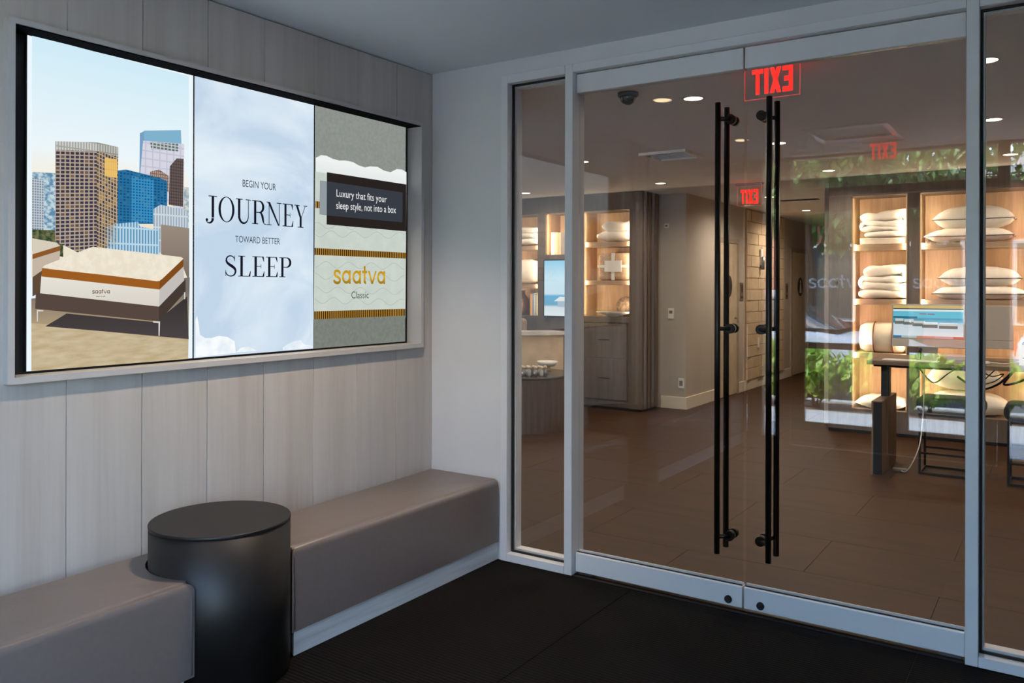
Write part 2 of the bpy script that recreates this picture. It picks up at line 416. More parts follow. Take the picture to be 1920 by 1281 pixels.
# ---- flat lettering: 2-D polygons in a unit box, mapped onto a plane
def stroke2d(pts, ws):
    """quads along a centre line with a width at every point"""
    L, Rr = [], []
    n = len(pts)
    for i, (x, y) in enumerate(pts):
        a = pts[max(0, i - 1)]; b = pts[min(n - 1, i + 1)]
        dx, dy = b[0] - a[0], b[1] - a[1]; l = math.hypot(dx, dy) or 1
        w = (ws[i] if isinstance(ws, (list, tuple)) else ws) / 2
        L.append((x - dy / l * w, y + dx / l * w)); Rr.append((x + dy / l * w, y - dx / l * w))
    return [[L[i], Rr[i], Rr[i + 1], L[i + 1]] for i in range(n - 1)]
def rect2d(x0, y0, x1, y1): return [[(x0, y0), (x1, y0), (x1, y1), (x0, y1)]]
def arc2d(cx, cy, rx, ry, a0, a1, n=20):
    return [(cx + rx * math.cos(math.radians(a0 + (a1 - a0) * i / n)), cy + ry * math.sin(math.radians(a0 + (a1 - a0) * i / n))) for i in range(n + 1)]
def ring2d(cx, cy, rx, ry, ix, iy, n=36):
    q = []
    for i in range(n):
        t0, t1 = 2 * math.pi * i / n, 2 * math.pi * (i + 1) / n
        q.append([(cx + rx * math.cos(t0), cy + ry * math.sin(t0)), (cx + rx * math.cos(t1), cy + ry * math.sin(t1)),
                  (cx + ix * math.cos(t1), cy + iy * math.sin(t1)), (cx + ix * math.cos(t0), cy + iy * math.sin(t0))])
    return q
def disc2d(cx, cy, r, n=16): return [arc2d(cx, cy, r, r, 0, 360, n)[:-1]]
T, H = 0.125, 0.036     # thick and hairline strokes
def bezier(p, n=24):
    o = []
    for i in range(n + 1):
        t = i / n; a = 1 - t
        o.append((a**3 * p[0][0] + 3 * a * a * t * p[1][0] + 3 * a * t * t * p[2][0] + t**3 * p[3][0],
                  a**3 * p[0][1] + 3 * a * a * t * p[1][1] + 3 * a * t * t * p[2][1] + t**3 * p[3][1]))
    return o
def didone(ch):
    g = []; S = lambda x0, x1, y: rect2d(x0, y - H / 2, x1, y + H / 2)
    if ch == 'J':
        g += rect2d(.33, .12, .33 + T, 1) + S(.18, .60, .985)
        c = arc2d(.21, .10, .18, .20, 0, -140, 18); g += stroke2d(c, [T * (1 - .8 * i / 18) for i in range(19)]) + disc2d(.10, .02, .062); return g, .64
    if ch == 'O': return ring2d(.42, .5, .41, .525, .29, .495), .86
    if ch == 'U':
        g += rect2d(.13, .3, .13 + T, 1) + S(.02, .37, .985) + rect2d(.665, .3, .665 + H, 1) + S(.54, .82, .985)
        c = arc2d(.435, .3, .245, .305, 180, 360, 24); g += stroke2d(c, [T + (H - T) * i / 24 for i in range(25)]); return g, .84
    if ch in 'RP':
        g += rect2d(.13, 0, .13 + T, 1) + S(.02, .36, .015) + S(.02, .45, .985)
        c = arc2d(.42, .745, .215, .24, 90, -90, 22); g += stroke2d(c, [H + (T - H) * math.sin(math.pi * i / 22) for i in range(23)]) + S(.24, .43, .505)
        if ch == 'R':
            c = bezier([(.42, .505), (.66, .50), (.58, .08), (.72, .02)], 18); g += stroke2d(c, [H + (T - H) * math.sin(math.pi * min(1, i / 16)) for i in range(19)]) + S(.70, .80, .02); return g, .80
        return g, .70
    if ch == 'N':
        g += rect2d(.13, 0, .13 + H, 1) + S(.0, .29, .015) + rect2d(.71, 0, .71 + H, 1) + S(.58, .87, .985) + S(.0, .2, .985)
        g += [[(.06, 1), (.20, 1), (.745, 0), (.66, 0)]]; return g, .88
    if ch in 'EL':
        g += rect2d(.13, 0, .13 + T, 1) + S(.02, .64, .015) + [[(.64, 0), (.66, .27), (.635, .27), (.55, .03)]]
        if ch == 'E':
            g += S(.02, .62, .985) + [[(.62, 1), (.64, .75), (.615, .75), (.53, .97)]] + S(.2, .47, .515) + rect2d(.46, .41, .485, .62)
        else: g += S(.02, .37, .985)
        return g, .70
    if ch == 'Y':
        g += [[(.08, 1), (.215, 1), (.44, .45), (.32, .45)], [(.66, 1), (.695, 1), (.44, .44), (.405, .44)]] + rect2d(.325, 0, .325 + T, .47) + S(.0, .32, .985) + S(.56, .80, .985) + S(.21, .56, .015); return g, .80
    if ch == 'S':
        c = bezier([(.50, .80), (.47, 1.06), (.08, 1.03), (.10, .76)], 16) + bezier([(.10, .76), (.12, .52), (.56, .50), (.55, .24)], 18)[1:] + bezier([(.55, .24), (.53, -.07), (.10, -.05), (.07, .22)], 16)[1:]
        n = len(c); w = [H + (T - H) * math.exp(-((i / n - .5) / .2) ** 2) + .012 for i in range(n)]
        g += stroke2d(c, w) + rect2d(.488, .72, .515, 1.0) + rect2d(.055, .0, .082, .30); return g, .64
    return g, .4
def didone_word(word):
    g, x = [], 0
    for ch in word:
        p, a = didone(ch); g += [[(u + x, v) for u, v in q] for q in p]; x += a + .02
    return g, x
def logo_word(w=0.17):
    """rounded lower-case wordmark: s a a t v a"""
    g, x = [], 0.0
    def a_(x):
        return ring2d(x + .46, .5, .46, .5, .46 - w, .5 - w) + rect2d(x + .92 - w, 0, x + .92, 1)
    s = bezier([(.60, .80), (.48, 1.0), (.08, 1.0), (.08, .74)], 12) + bezier([(.08, .74), (.08, .46), (.62, .56), (.62, .26)], 14)[1:] + bezier([(.62, .26), (.62, .0), (.16, .0), (.04, .20)], 12)[1:]
    g += stroke2d(s, w) + disc2d(.60, .80, w / 2) + disc2d(.04, .20, w / 2); x = .82
    g += a_(x); x += 1.10
    g += a_(x); x += 1.10
    g += rect2d(x + .12, .1, x + .12 + w, 1.35) + rect2d(x - .06, .80, x + .50, .80 + w) + stroke2d(arc2d(x + .36, .24, .155, .155, 180, 280, 10), w); x += .62
    g += [[(x - .03, 1), (x + .16, 1), (x + .46, .2), (x + .40, 0), (x + .34, 0)], [(x + .95, 1), (x + .77, 1), (x + .36, 0), (x + .54, 0)]]; x += 1.0
    g += a_(x); x += .92
    return g, x
def plane_polys(name, polys, width2d, origin, right, up, width, mat, parent, height_scale=None, kind=None, thick=0.0):
    """map 2-D polygons (unit height, total width width2d) to a plane; origin is the lower-left corner"""
    k = width / width2d; kh = height_scale if height_scale else k
    right, up, origin = Vector(right), Vector(up), Vector(origin); nrm = right.cross(up)
    b = MB()
    for q in polys:
        pts = [origin + right * (u * k) + up * (v * kh) for u, v in q]
        try: b.poly(pts)
        except ValueError: pass
    return b.build(name, mat, parent)
def font_polys(body):
    cu = bpy.data.curves.new('lettering', 'FONT'); cu.body = body; cu.size = 1.0; cu.fill_mode = 'FRONT'
    ob = bpy.data.objects.new('lettering_source', cu); COL.objects.link(ob)
    dg = bpy.context.evaluated_depsgraph_get(); me = bpy.data.meshes.new_from_object(ob.evaluated_get(dg))
    polys = [[(me.vertices[i].co.x, me.vertices[i].co.y) for i in p.vertices] for p in me.polygons]
    bpy.data.objects.remove(ob); bpy.data.curves.remove(cu); bpy.data.meshes.remove(me)
    xs = [u for q in polys for u, v in q]; x0, x1 = min(xs), max(xs); ys = [v for q in polys for u, v in q]
    y0, y1 = min(ys), max(ys)
    return [[(u - x0, v - y0) for u, v in q] for q in polys], x1 - x0, y1 - y0
def text(name, body, origin, right, up, width, mat, parent, height=None):
    p, w, h = font_polys(body)
    k = width / w; kh = (height / h) if height else k
    right, up, origin = Vector(right), Vector(up), Vector(origin); b = MB()
    for q in p: b.poly([origin + right * (u * k) + up * (v * kh) for u, v in q])
    return b.build(name, mat, parent)

# ================================================================== SETTING: vestibule
VX, VY0, VZ = 3.44, -3.9, 2.56
SZ = 2.487                                  # shop ceiling
G = 0.053                                   # glass plane
# vestibule floor: ribbed mat in sections
fl = struct('floor', (0, 0, 0), 'black ribbed entrance mat covering the vestibule floor', 'floor')
MB().box(-0.1, VX + 0.1, VY0, 0.03, -0.06, -0.004).build('subfloor', M_GROUT, fl)
for i, (a, b_) in enumerate([(0.0, 1.2), (1.203, 2.4), (2.403, VX)]):
    for (c, d) in [(-0.001, -1.3), (-1.303, -2.6), (-2.603, VY0)]:
        MB().box(a, b_, d, c, -0.02, 0.0).build('mat_section', mat_ribs(), fl)
# ceiling with a square recess for the framed panel
R0x, R1x, R0y, R1y = 1.31, 1.79, -3.13, -2.66
cl = struct('ceiling', (0, 0, VZ), 'plain grey-white ceiling of the vestibule', 'ceiling')
b = MB()
b.box(-0.1, R0x, VY0 - 0.1, 0.12, VZ, VZ + 0.12).box(R1x, VX + 0.1, VY0 - 0.1, 0.12, VZ, VZ + 0.12)
b.box(R0x, R1x, VY0 - 0.1, R0y, VZ, VZ + 0.12).box(R0x, R1x, R1y, 0.12, VZ, VZ + 0.12)
b.build('ceiling_board', M_CEIL, cl)
MB().box(R0x, R1x, R0y, R1y, VZ + 0.10, VZ + 0.12).build('recess_top', M_CEIL, cl)
# square framed panel in the vestibule ceiling
lt = thing('ceiling_air_panel', 'square ceiling panel with bright white trim, seen mirrored in the right glass door', 'ceiling panel', (1.55, -2.9, VZ))
b = MB()
fr = 0.05
b.box(R0x - fr, R1x + fr, R0y - fr, R0y, VZ - 0.014, VZ, .004, 1).box(R0x - fr, R1x + fr, R1y, R1y + fr, VZ - 0.014, VZ, .004, 1)
b.box(R0x - fr, R0x, R0y, R1y, VZ - 0.014, VZ, .004, 1).box(R1x, R1x + fr, R0y, R1y, VZ - 0.014, VZ, .004, 1)
b.build('trim_frame', plain('gloss_white_trim', (244, 244, 246), .10, noise_amt=.005, coat=.6), lt)
MB().box(R0x + .002, R1x - .002, R0y + .002, R1y - .002, VZ + .006, VZ + .012).build('centre_plate', M_CEIL, lt)
M_LAMP2 = emit('vestibule_lamp_glow', (255, 226, 180), 13.0)
for (x, y, wt, lab) in ((.80, -1.15, 165, 'vestibule downlight mirrored beside the brightest shop downlight'), (.76, -2.78, 16, 'vestibule downlight mirrored at the gap between the glass doors')):
    t = thing('vestibule_downlight', lab, 'downlight', (x, y, VZ), group='round downlights in the vestibule ceiling')
    MB().lathe([(.068, 0), (.066, -.004), (.054, -.004), (.052, -.001)], (x, y, VZ), 28, False).build('trim_ring', M_WHITE, t)
    MB().cyl((x, y, VZ - .0025), (x, y, VZ - .0005), .053, n=28).build('diffuser', M_LAMP2, t)
    spot('vestibule_lamp', (x, y, VZ - .012), (-.40, 0, -1), wt, (1.0, 0.78, 0.56), 100, .8, .03, t)

# left wall: backing + whitewashed planks, opening for the video wall
TY0, TY1, TZ0, TZ1 = -2.188, -0.102, 1.079, 2.274      # outer edge of video frame
wl_ = struct('wall_left', (0, 0, 0), 'wall of wide vertical whitewashed wood planks', 'wall')
b = MB()
b.box(-0.14, -0.015, VY0 - 0.1, TY0, 0, VZ).box(-0.14, -0.015, TY1, 0.12, 0, VZ)
b.box(-0.14, -0.015, TY0, TY1, 0, TZ0).box(-0.14, -0.015, TY0, TY1, TZ1, VZ)
b.box(-0.16, -0.12, TY0, TY1, TZ0, TZ1)
b.build('wall_backing', M_BLACK, wl_)
P0, PP = -0.2868, 0.2827
edges = [0.0] + [P0 - PP * k for k in range(8)]
GAP = 0.0014
for i in range(len(edges) - 1):
    y1, y0 = edges[i], edges[i + 1]
    a, c = y0 + GAP, y1 - GAP
    z_top = VZ - 0.006
    segs = []
    if c > TY1 and a < TY1: segs = [(a, TY1, 0, TZ0), (a, TY1, TZ1, z_top), (TY1, c, 0, z_top)]
    elif a < TY0 < c: segs = [(TY0, c, 0, TZ0), (TY0, c, TZ1, z_top), (a, TY0, 0, z_top)]
    elif c <= TY1 and a >= TY0: segs = [(a, c, 0, TZ0), (a, c, TZ1, z_top)]
    else: segs = [(a, c, 0, z_top)]
    if len(segs) == 3:      # the board that is notched round the frame stays one board
        b = MB()
        for s in segs: b.box(-0.015, 0, s[0], s[1], s[2], s[3])
        b.build('plank', M_PLANK, wl_)
    else:
        for s in segs: MB().box(-0.015, 0, s[0], s[1], s[2], s[3], 0.0012, 1).build('plank', M_PLANK, wl_)
# darker end of the wall with pale upright battens (seen mirrored in the glass)
MB().box(-0.015, 0.0, VY0, edges[-1] - GAP, 0, VZ).build('dark_panel', M_DARKWOOD, wl_)
bt = struct('trim_4', (0.02, -2.66, 0.45), 'pale upright battens on the dark end of the plank wall, mirrored in the glass', 'battens')
for yy in (-2.42, -2.58, -2.74, -2.90):
    MB().box(0.0, 0.035, yy - 0.022, yy + 0.022, 0.45, VZ, 0.002, 1).build('batten', M_PLANK, bt)
# right wall, back wall pieces
sstruct(MB().box(VX, VX + 0.12, VY0 - 0.1, 0.12, 0, VZ).build('wall_right', M_WALL), 'plain white side wall of the vestibule, out of view', 'wall')
FX0, FX1, FZ = 0.4607, 3.02, 2.486
wb = struct('wall_back', (0, 0, 0), 'pale grey painted wall around the glass entrance', 'wall')
b = MB()
b.box(0.0, FX0, 0, 0.12, 0, VZ).box(FX1, VX, 0, 0.12, 0, VZ).box(FX0, FX1, 0, 0.12, FZ, VZ)
b.build('painted_wall', M_WALL, wb)
# aluminium frame
tr = struct('trim_1', (0, 0, 0), 'white aluminium frame holding the glass doors and side panes', 'frame')
YF, YB = -0.006, 0.115
SX0, SX1 = 0.50, 0.8383
M1L, M1R, M2L, M2R = 0.8383, 0.8807, 2.562, 2.6049
QX0, QX1 = 2.6049, 2.98
HB, HS, SILL = 2.4462, 2.4421, 0.039
MB().box(FX0, SX0, YF, YB, 0, FZ, 0.0015, 1).build('jamb', M_WHITE, tr)
MB().box(QX1, FX1, YF, YB, 0, FZ, 0.0015, 1).build('jamb', M_WHITE, tr)
MB().box(M1L, M1R, YF, YB, 0, FZ, 0.0015, 1).build('mullion', M_WHITE, tr)
MB().box(M2L, M2R, YF, YB, 0, FZ, 0.0015, 1).build('mullion', M_WHITE, tr)
MB().box(SX0, SX1 - .001, YF, YB, HS, FZ, 0.001, 1).build('header', M_WHITE, tr)
MB().box(M1R + .001, M2L - .001, YF, YB, HB, FZ, 0.001, 1).build('header', M_WHITE, tr)
MB().box(QX0 + .001, QX1, YF, YB, HS, FZ, 0.001, 1).build('header', M_WHITE, tr)
MB().box(SX0, SX1 - .001, YF, YB, 0, SILL, 0.001, 1).build('sill', M_WHITE, tr)
MB().box(QX0 + .001, QX1, YF, YB, 0, SILL, 0.001, 1).build('sill', M_WHITE, tr)
def ring(b, x0, x1, z0, z1, y0, y1, w):
    b.box(x0, x0 + w, y0, y1, z0, z1).box(x1 - w, x1, y0, y1, z0, z1).box(x0 + w, x1 - w, y0, y1, z0, z0 + w).box(x0 + w, x1 - w, y0, y1, z1 - w, z1)
    return b
for k, (a, c, lab) in enumerate([(SX0, SX1, 'narrow fixed glass side pane left of the double doors'), (QX0, QX1, 'fixed glass side pane right of the double doors')]):
    wdw = struct('window_%d' % (k + 1), ((a + c) / 2, G, SILL), lab, 'window')
    ring(MB(), a, c, SILL, HS, 0.036, 0.047, 0.009).build('gasket', M_GASKET, wdw)
    MB().box(a, c, 0.047, 0.059, SILL, HS).build('glass_pane', M_GLASS, wdw)
    ring(MB(), a, c, SILL, HS, 0.0595, 0.110, 0.014).build('inner_stop', M_WHITE, wdw)
# glass doors
def door(name, x0, x1, barx, capdx, lockx, lab):
    d = struct(name, ((x0 + x1) / 2, G, 0.012), lab, 'door')
    MB().box(x0, x1, 0.028, 0.078, 2.349, 2.4405, 0.002, 1).build('top_rail', M_WHITE, d)
    br_ = MB().box(x0, x1, 0.028, 0.078, 0.012, 0.105, 0.004, 2).build('bottom_rail', M_WHITE, d)
    MB().box(x0 + 0.003, x1 - 0.003, 0.060, 0.0665, 0.1055, 0.114).build('glazing_strip', M_WHITE, br_)
    MB().box(x0 + 0.003, x1 - 0.003, 0.0405, 0.046, 0.1055, 0.109).build('gasket', M_GASKET, br_)
    MB().box(x0 + 0.004, x1 - 0.004, 0.047, 0.059, 0.1056, 2.3485).build('glass_pane', M_GLASS, d)
    lk = MB().cyl((lockx, 0.021, 0.040), (lockx, 0.028, 0.040), 0.0165, n=24)
    lk.cyl((lockx, 0.017, 0.040), (lockx, 0.021, 0.040), 0.012, 0.0155, n=24).build('lock_cylinder', M_BLACK, d)
    h = MB().cyl((barx, -0.012, 0.243), (barx, -0.012, 2.206), 0.0125, n=20).build('pull_bar', M_BRONZE, d)
    h2 = MB().cyl((barx, 0.102, 0.243), (barx, 0.102, 2.206), 0.0125, n=20).build('pull_bar', M_BRONZE, d)
    cx = barx + capdx
    for z in (2.136, 1.222, 0.318):
        s = MB().cyl((cx, 0.012, z), (cx, 0.0465, z), 0.021, n=24)
        s.cyl((barx, -0.012, z), (cx + capdx * .15, 0.022, z), 0.0095, n=14).build('standoff', M_BRONZE, h)
        s = MB().cyl((cx, 0.0595, z), (cx, 0.088, z), 0.021, n=24)
        s.cyl((barx, 0.102, z), (cx + capdx * .15, 0.078, z), 0.0095, n=14).build('standoff', M_BRONZE, h2)
    px_ = x0 + 0.05 if capdx > 0 else x1 - 0.05
    MB().box(px_ - 0.04, px_ + 0.04, 0.035, 0.07, 0.0, 0.0118, 0.002, 1).build('floor_pivot', M_STEEL, d)
    return d
door('door_1', 0.8845, 1.7095, 1.611, 0.044, 1.649, 'left leaf of the glass double doors with white rails and dark bar pull')
door('door_2', 1.7165, 2.5585, 1.834, -0.043, 1.790, 'right leaf of the glass double doors with white rails and dark bar pull')
sstruct(MB().box(M1R, M2L, 0.03, 0.09, -0.02, 0.0005).build('trim_2', M_BRONZE), 'dark metal threshold under the glass doors', 'threshold')

# ================================================================== street front (behind the camera; mirrored in the glass)
YS = VY0
sf = struct('wall_front', (0, YS, 0), 'dark street-front wall with glazed entrance, mirrored in the inner glass', 'wall')
b = MB()
b.box(-0.14, 0.58, YS - 0.1, YS, 0, VZ + 0.4).box(3.1, VX + .12, YS - 0.1, YS, 0, VZ + 0.4).box(0.58, 3.1, YS - 0.1, YS, VZ + 0.02, VZ + 0.4)
b.build('front_wall', M_DARKWOOD, sf)
b = MB()
FRD = M_BRONZE
b.box(0.71, 0.83, YS - .1, YS, 0, VZ)
b.box(2.43, 2.51, YS - .1, YS, 0, VZ)
b.box(0.83, 2.43, YS - .1, YS, 2.20, 2.27)
b.box(0.58, 3.1, YS - .1, YS, VZ - .02, VZ + .02)
b.box(2.51, 3.1, YS - .1, YS, 0, 0.06).box(0.58, 0.71, YS - .1, YS, 0, 0.06)
b.build('street_frame', FRD, sf)
for (a, c, z0, z1) in [(0.59, 0.71, .06, VZ - .02), (2.51, 3.1, .06, VZ - .02), (0.83, 2.43, 2.27, VZ - .02)]:
    MB().box(a, c, YS - .056, YS - .048, z0, z1).build('glass_pane', M_GLASS2, sf)
def street_door(name, x0, x1, g0, g1, lab):
    d = struct(name, ((x0 + x1) / 2, YS - .05, 0), lab, 'door')
    b = MB(); y0, y1 = YS - .075, YS - .03
    b.box(x0, g0, y0, y1, 0.005, 2.195).box(g1, x1, y0, y1, 0.005, 2.195).box(g0, g1, y0, y1, 0.005, 0.215).box(g0, g1, y0, y1, 2.07, 2.195)
    b.build('door_frame', FRD, d)
    MB().box(g0, g1, YS - .056, YS - .048, .215, 2.07).build('glass_pane', M_GLASS2, d)
    MB().box(g0 - .06, g1 + .06, YS - .02, YS + .03, 0.87, 0.925, .006, 2).build('push_bar', M_STEEL, d)
    lg, lw_ = logo_word()
    plane_polys('window_lettering', lg, lw_, (g0 + .03, YS - .060, 1.40), (1, 0, 0), (0, 0, 1), g1 - g0 - .08, frosted(), d)
    return d
street_door('door_3', 0.835, 1.628, 0.95, 1.51, 'left street door with push bar and frosted lettering')
street_door('door_4', 1.632, 2.425, 1.79, 2.325, 'right street door with push bar and frosted lettering')

def exit_sign(loc, lab, w=0.262, lh=0.125, drop=0.17, z_ceil=SZ):
    """edge-lit exit sign: red letters on a clear panel hanging from a ceiling housing; reads from the +y side"""
    x0, y, zb = loc
    t = thing('exit_sign', lab, 'exit sign', (x0 + w / 2, y, z_ceil), group=None)
    zt = z_ceil - 0.018
    MB().box(x0 - .02, x0 + w + .02, y - .02, y + .02, zt, z_ceil, .003, 1).build('housing', M_STEEL, t)
    pn = MB().box(x0, x0 + w, y - .003, y + .003, zb, zt).build('clear_panel', M_GLASS2, t)
    e = .0022
    b = MB().box(x0, x0 + w, y - .0035, y + .0035, zb - e, zb).box(x0 - e, x0, y - .0035, y + .0035, zb - e, zt).box(x0 + w, x0 + w + e, y - .0035, y + .0035, zb - e, zt)
    b.build('glowing_edge', emit('exit_edge_glow', (240, 90, 80), 0.7), t)
    s = 0.19   # stroke in letter heights
    def seg(x, polys, adv): return [[(u + x, v) for u, v in q] for q in polys]
    P, x = [], 0
    P += seg(x, rect2d(0, 0, s, 1) + rect2d(s, 0, .5, s) + rect2d(s, 1 - s, .5, 1) + rect2d(s, .5 - s / 2, .42, .5 + s / 2), 0); x += .58
    P += seg(x, [[(0, 1), (s * 1.1, 1), (.58, 0), (.58 - s * 1.1, 0)], [(0, 0), (s * 1.1, 0), (.58, 1), (.58 - s * 1.1, 1)]], 0); x += .66
    P += seg(x, rect2d(0, 0, s, 1), 0); x += .27
    P += seg(x, rect2d(.19, 0, .19 + s, 1) + rect2d(0, 1 - s, .57, 1), 0); x += .57
    wl2 = w * 0.74
    plane_polys('exit_letters', P, x, (x0 + w * .87, y + .0042, zb + .022), (-1, 0, 0), (0, 0, 1), wl2, M_EXIT, t, height_scale=lh)
    return t
exit_sign((1.545, -3.42, 2.395), 'red exit sign above the street doors, seen only mirrored in the glass', z_ceil=VZ)

# ---- outside
gd = struct('ground', (0, 0, 0), 'pale paved sidewalk and street outside', 'ground')
for i in range(-5, 8):
    for j in range(2):
        MB().box(i * 1.2 + .003, i * 1.2 + 1.197, YS - .105 - j * 1.15 - 1.145, YS - .105 - j * 1.15, -0.08, -0.01).build('paving_slab', M_CONC, gd)
MB().box(-30, 30, -40, YS - 2.4, -0.2, -0.15).build('roadway', M_ASPH, gd)
MB().box(-30, 30, -7.15, YS - 2.41, -0.15, -0.03).build('planting_bed', M_SOIL, gd)
MB().box(-30, 30, -7.35, -7.15, -0.15, -0.01).build('curb', M_CONC, gd)
sstruct(MB().box(-6, 9, YS - 0.40, YS - 0.1, 2.72, 2.90).build('trim_3', M_CANOPY), 'flat canopy over the street entrance, mirrored in the glass', 'canopy')
def leaves(b, center, rad, n, size, rng, flat=0.0):
    cx, cy, cz = center
    for _ in range(n):
        while True:
            p = Vector((rng.uniform(-1, 1), rng.uniform(-1, 1), rng.uniform(-1, 1)))
            if 0.15 < p.length < 1: break
        p = Vector((cx + p.x * rad[0], cy + p.y * rad[1], cz + p.z * rad[2]))
        q = Vector((rng.gauss(0, 1), rng.gauss(0, 1), rng.gauss(0, 1) + flat)).to_track_quat('Z', 'Y')
        s = size * rng.uniform(.6, 1.3)
        vs_ = [b.bm.verts.new(p + q @ Vector(c) * s) for c in ((0, -.6, 0), (.34, 0, .07), (0, .6, 0), (-.34, 0, .07))]
        b.bm.faces.new(vs_)
rng = random.Random(4)
for i, (x, lab) in enumerate([(-1.60, 'leafy shrub by the kerb, mirrored faintly behind the left pull handle'), (-.92, 'leafy shrub mirrored beside the far restroom door'),
                              (-.26, 'leafy shrub mirrored just left of the lit shelves'), (.38, 'bright leafy shrub mirrored over the left part of the narrow lit bay'),
                              (.98, 'bright leafy shrub mirrored right behind the panel foot of the desk'), (1.58, 'leafy shrub mirrored between the desk foot and the stool'),
                              (2.20, 'leafy shrub mirrored over the big pillows under the desk'), (2.85, 'leafy shrub mirrored in the right side pane')]):
    hgt = rng.uniform(.62, .76)
    t = thing('garden_shrub', lab, 'shrub', (x, -6.7, -.03), group='leafy shrubs along the sidewalk')
    b = MB(); leaves(b, (x, -6.7, hgt * .58), (.35, .30, hgt * .52), 560, .11, rng, .6); b.build('foliage', M_LEAFA, t, kind='stuff')
    b = MB()
    for k in range(5): b.tube([(x + rng.uniform(-.05, .05), -6.7, -.03), (x + rng.uniform(-.2, .2), -6.7 + rng.uniform(-.15, .15), hgt * .7)], .008, 5)
    b.build('stems', M_BARK, t)
for i, (x, y, h, r, lab) in enumerate([(-4.2, -14.6, 5.6, 2.0, 'broad leafy street tree mirrored at the left of the glass door'), (.4, -14.6, 5.2, 1.9, 'leafy street tree mirrored above the narrow lit bay'), (3.5, -14.0, 5.0, 1.7, 'leafy street tree mirrored above the wide lit bay'),
                                       (-.9, -11.2, 4.4, 1.3, 'slim street tree with low branches mirrored beside the hallway'), (6.4, -14.4, 5.6, 2.0, 'leafy street tree mirrored near the right edge')]):
    t = thing('street_tree', lab, 'tree', (x, y, -.15), group='street trees')
    MB().tube([(x, y, -.15), (x + .05, y, h * .35), (x - .05, y + .05, h * .75)], .13, 8).build('trunk', M_BARK, t)
    b = MB()
    for k in range(9):
        a = rng.uniform(0, 6.28); rr = rng.uniform(.2, .75) * r
        leaves(b, (x + rr * math.cos(a), y + rr * .7 * math.sin(a), h * rng.uniform(.52, .95)), (r * .55, r * .5, r * .42), 520, .17, rng)
    b.build('crown', M_LEAFB, t, kind='stuff')
def car(x, y, rz, lab):
    """sedan, front towards +x, centred at x, y on the road"""
    t = thing('parked_car', lab, 'car', (x, y, -.15), rz, group='cars parked along the kerb')
    def loft(secs, mat, name):
        b = MB(); prev = None
        for (xx, hw, z0, z1) in secs:
            rr = .10
            ringv = []
            for (yy, zz) in [(-hw + rr, z0), (-hw, z0 + rr), (-hw, (z0 + z1) / 2), (-hw + .04, z1 - rr * .6), (-hw + .16, z1), (0, z1 + .02), (hw - .16, z1), (hw - .04, z1 - rr * .6), (hw, (z0 + z1) / 2), (hw, z0 + rr), (hw - rr, z0)]:
                ringv.append(b.bm.verts.new((xx, yy, zz)))
            if prev:
                for k in range(len(ringv)):
                    f = b.bm.faces.new((prev[k], prev[(k + 1) % len(ringv)], ringv[(k + 1) % len(ringv)], ringv[k])); f.smooth = True
            else: b.bm.faces.new(ringv)
            prev = ringv
        b.bm.faces.new(prev[::-1]); return b.build(name, mat, t, local=True)
    loft([(-2.25, .72, .42, .80), (-2.15, .86, .28, .98), (-1.3, .90, .24, 1.0), (0, .91, .24, .98), (.9, .90, .24, .96), (1.7, .88, .25, .86), (2.15, .80, .28, .70), (2.25, .66, .36, .60)], M_CARW, 'body')
    loft([(-1.75, .70, .93, .99), (-1.05, .66, .93, 1.38), (-.3, .66, .93, 1.46), (.25, .66, .93, 1.42), (1.12, .74, .90, .96)], M_CARG, 'window_glass')
    loft([(-1.15, .60, 1.36, 1.40), (-.8, .60, 1.40, 1.46), (-.3, .60, 1.43, 1.49), (.15, .60, 1.40, 1.465), (.32, .60, 1.36, 1.42)], M_CARW, 'roof')
    for sx in (-1.4, 1.4):
        for sy in (-.82, .82):
            w = MB().cyl((sx, sy - .1, .33), (sx, sy + .1, .33), .33, n=28).build('wheel', M_TIRE, t, local=True)
            MB().cyl((sx, sy - .106, .33), (sx, sy + .106, .33), .21, n=20).build('rim', M_STEEL, w, local=True)
    for sy in (-.6, .6):
        MB().box(2.08, 2.2, sy - .15, sy + .15, .60, .70, .02, 2).build('headlight', M_STEEL, t, local=True)
        MB().box(-2.24, -2.12, sy - .13, sy + .13, .74, .86, .02, 2).build('tail_light', plain('tail_red', (150, 20, 18), .3), t, local=True)
    return t
car(-.75, -8.6, 0, 'white sedan parked at the kerb, mirrored over the left shelf bay')
car(4.6, -8.7, 0, 'white sedan parked further right, mirrored in the right side pane')
bd = thing('brick_building', 'red brick building across the street, mirrored darkly in the glass', 'building', (0, -20, -.15))
MB().box(-16, 16, -22, -20, -.15, 4.2).build('wall', M_BRICKRED, bd)
MB().box(-16, 16, -19.95, -19.6, 4.2, 4.7).build('cornice', M_CONC, bd)
for k in range(-5, 6):
    w = MB().box(k * 2.6 - .8, k * 2.6 + .8, -19.99, -19.93, .5, 2.6).build('window', M_CONC, bd)
    MB().box(k * 2.6 - .7, k * 2.6 + .7, -19.93, -19.91, .6, 2.5).build('pane', M_CARG, w)

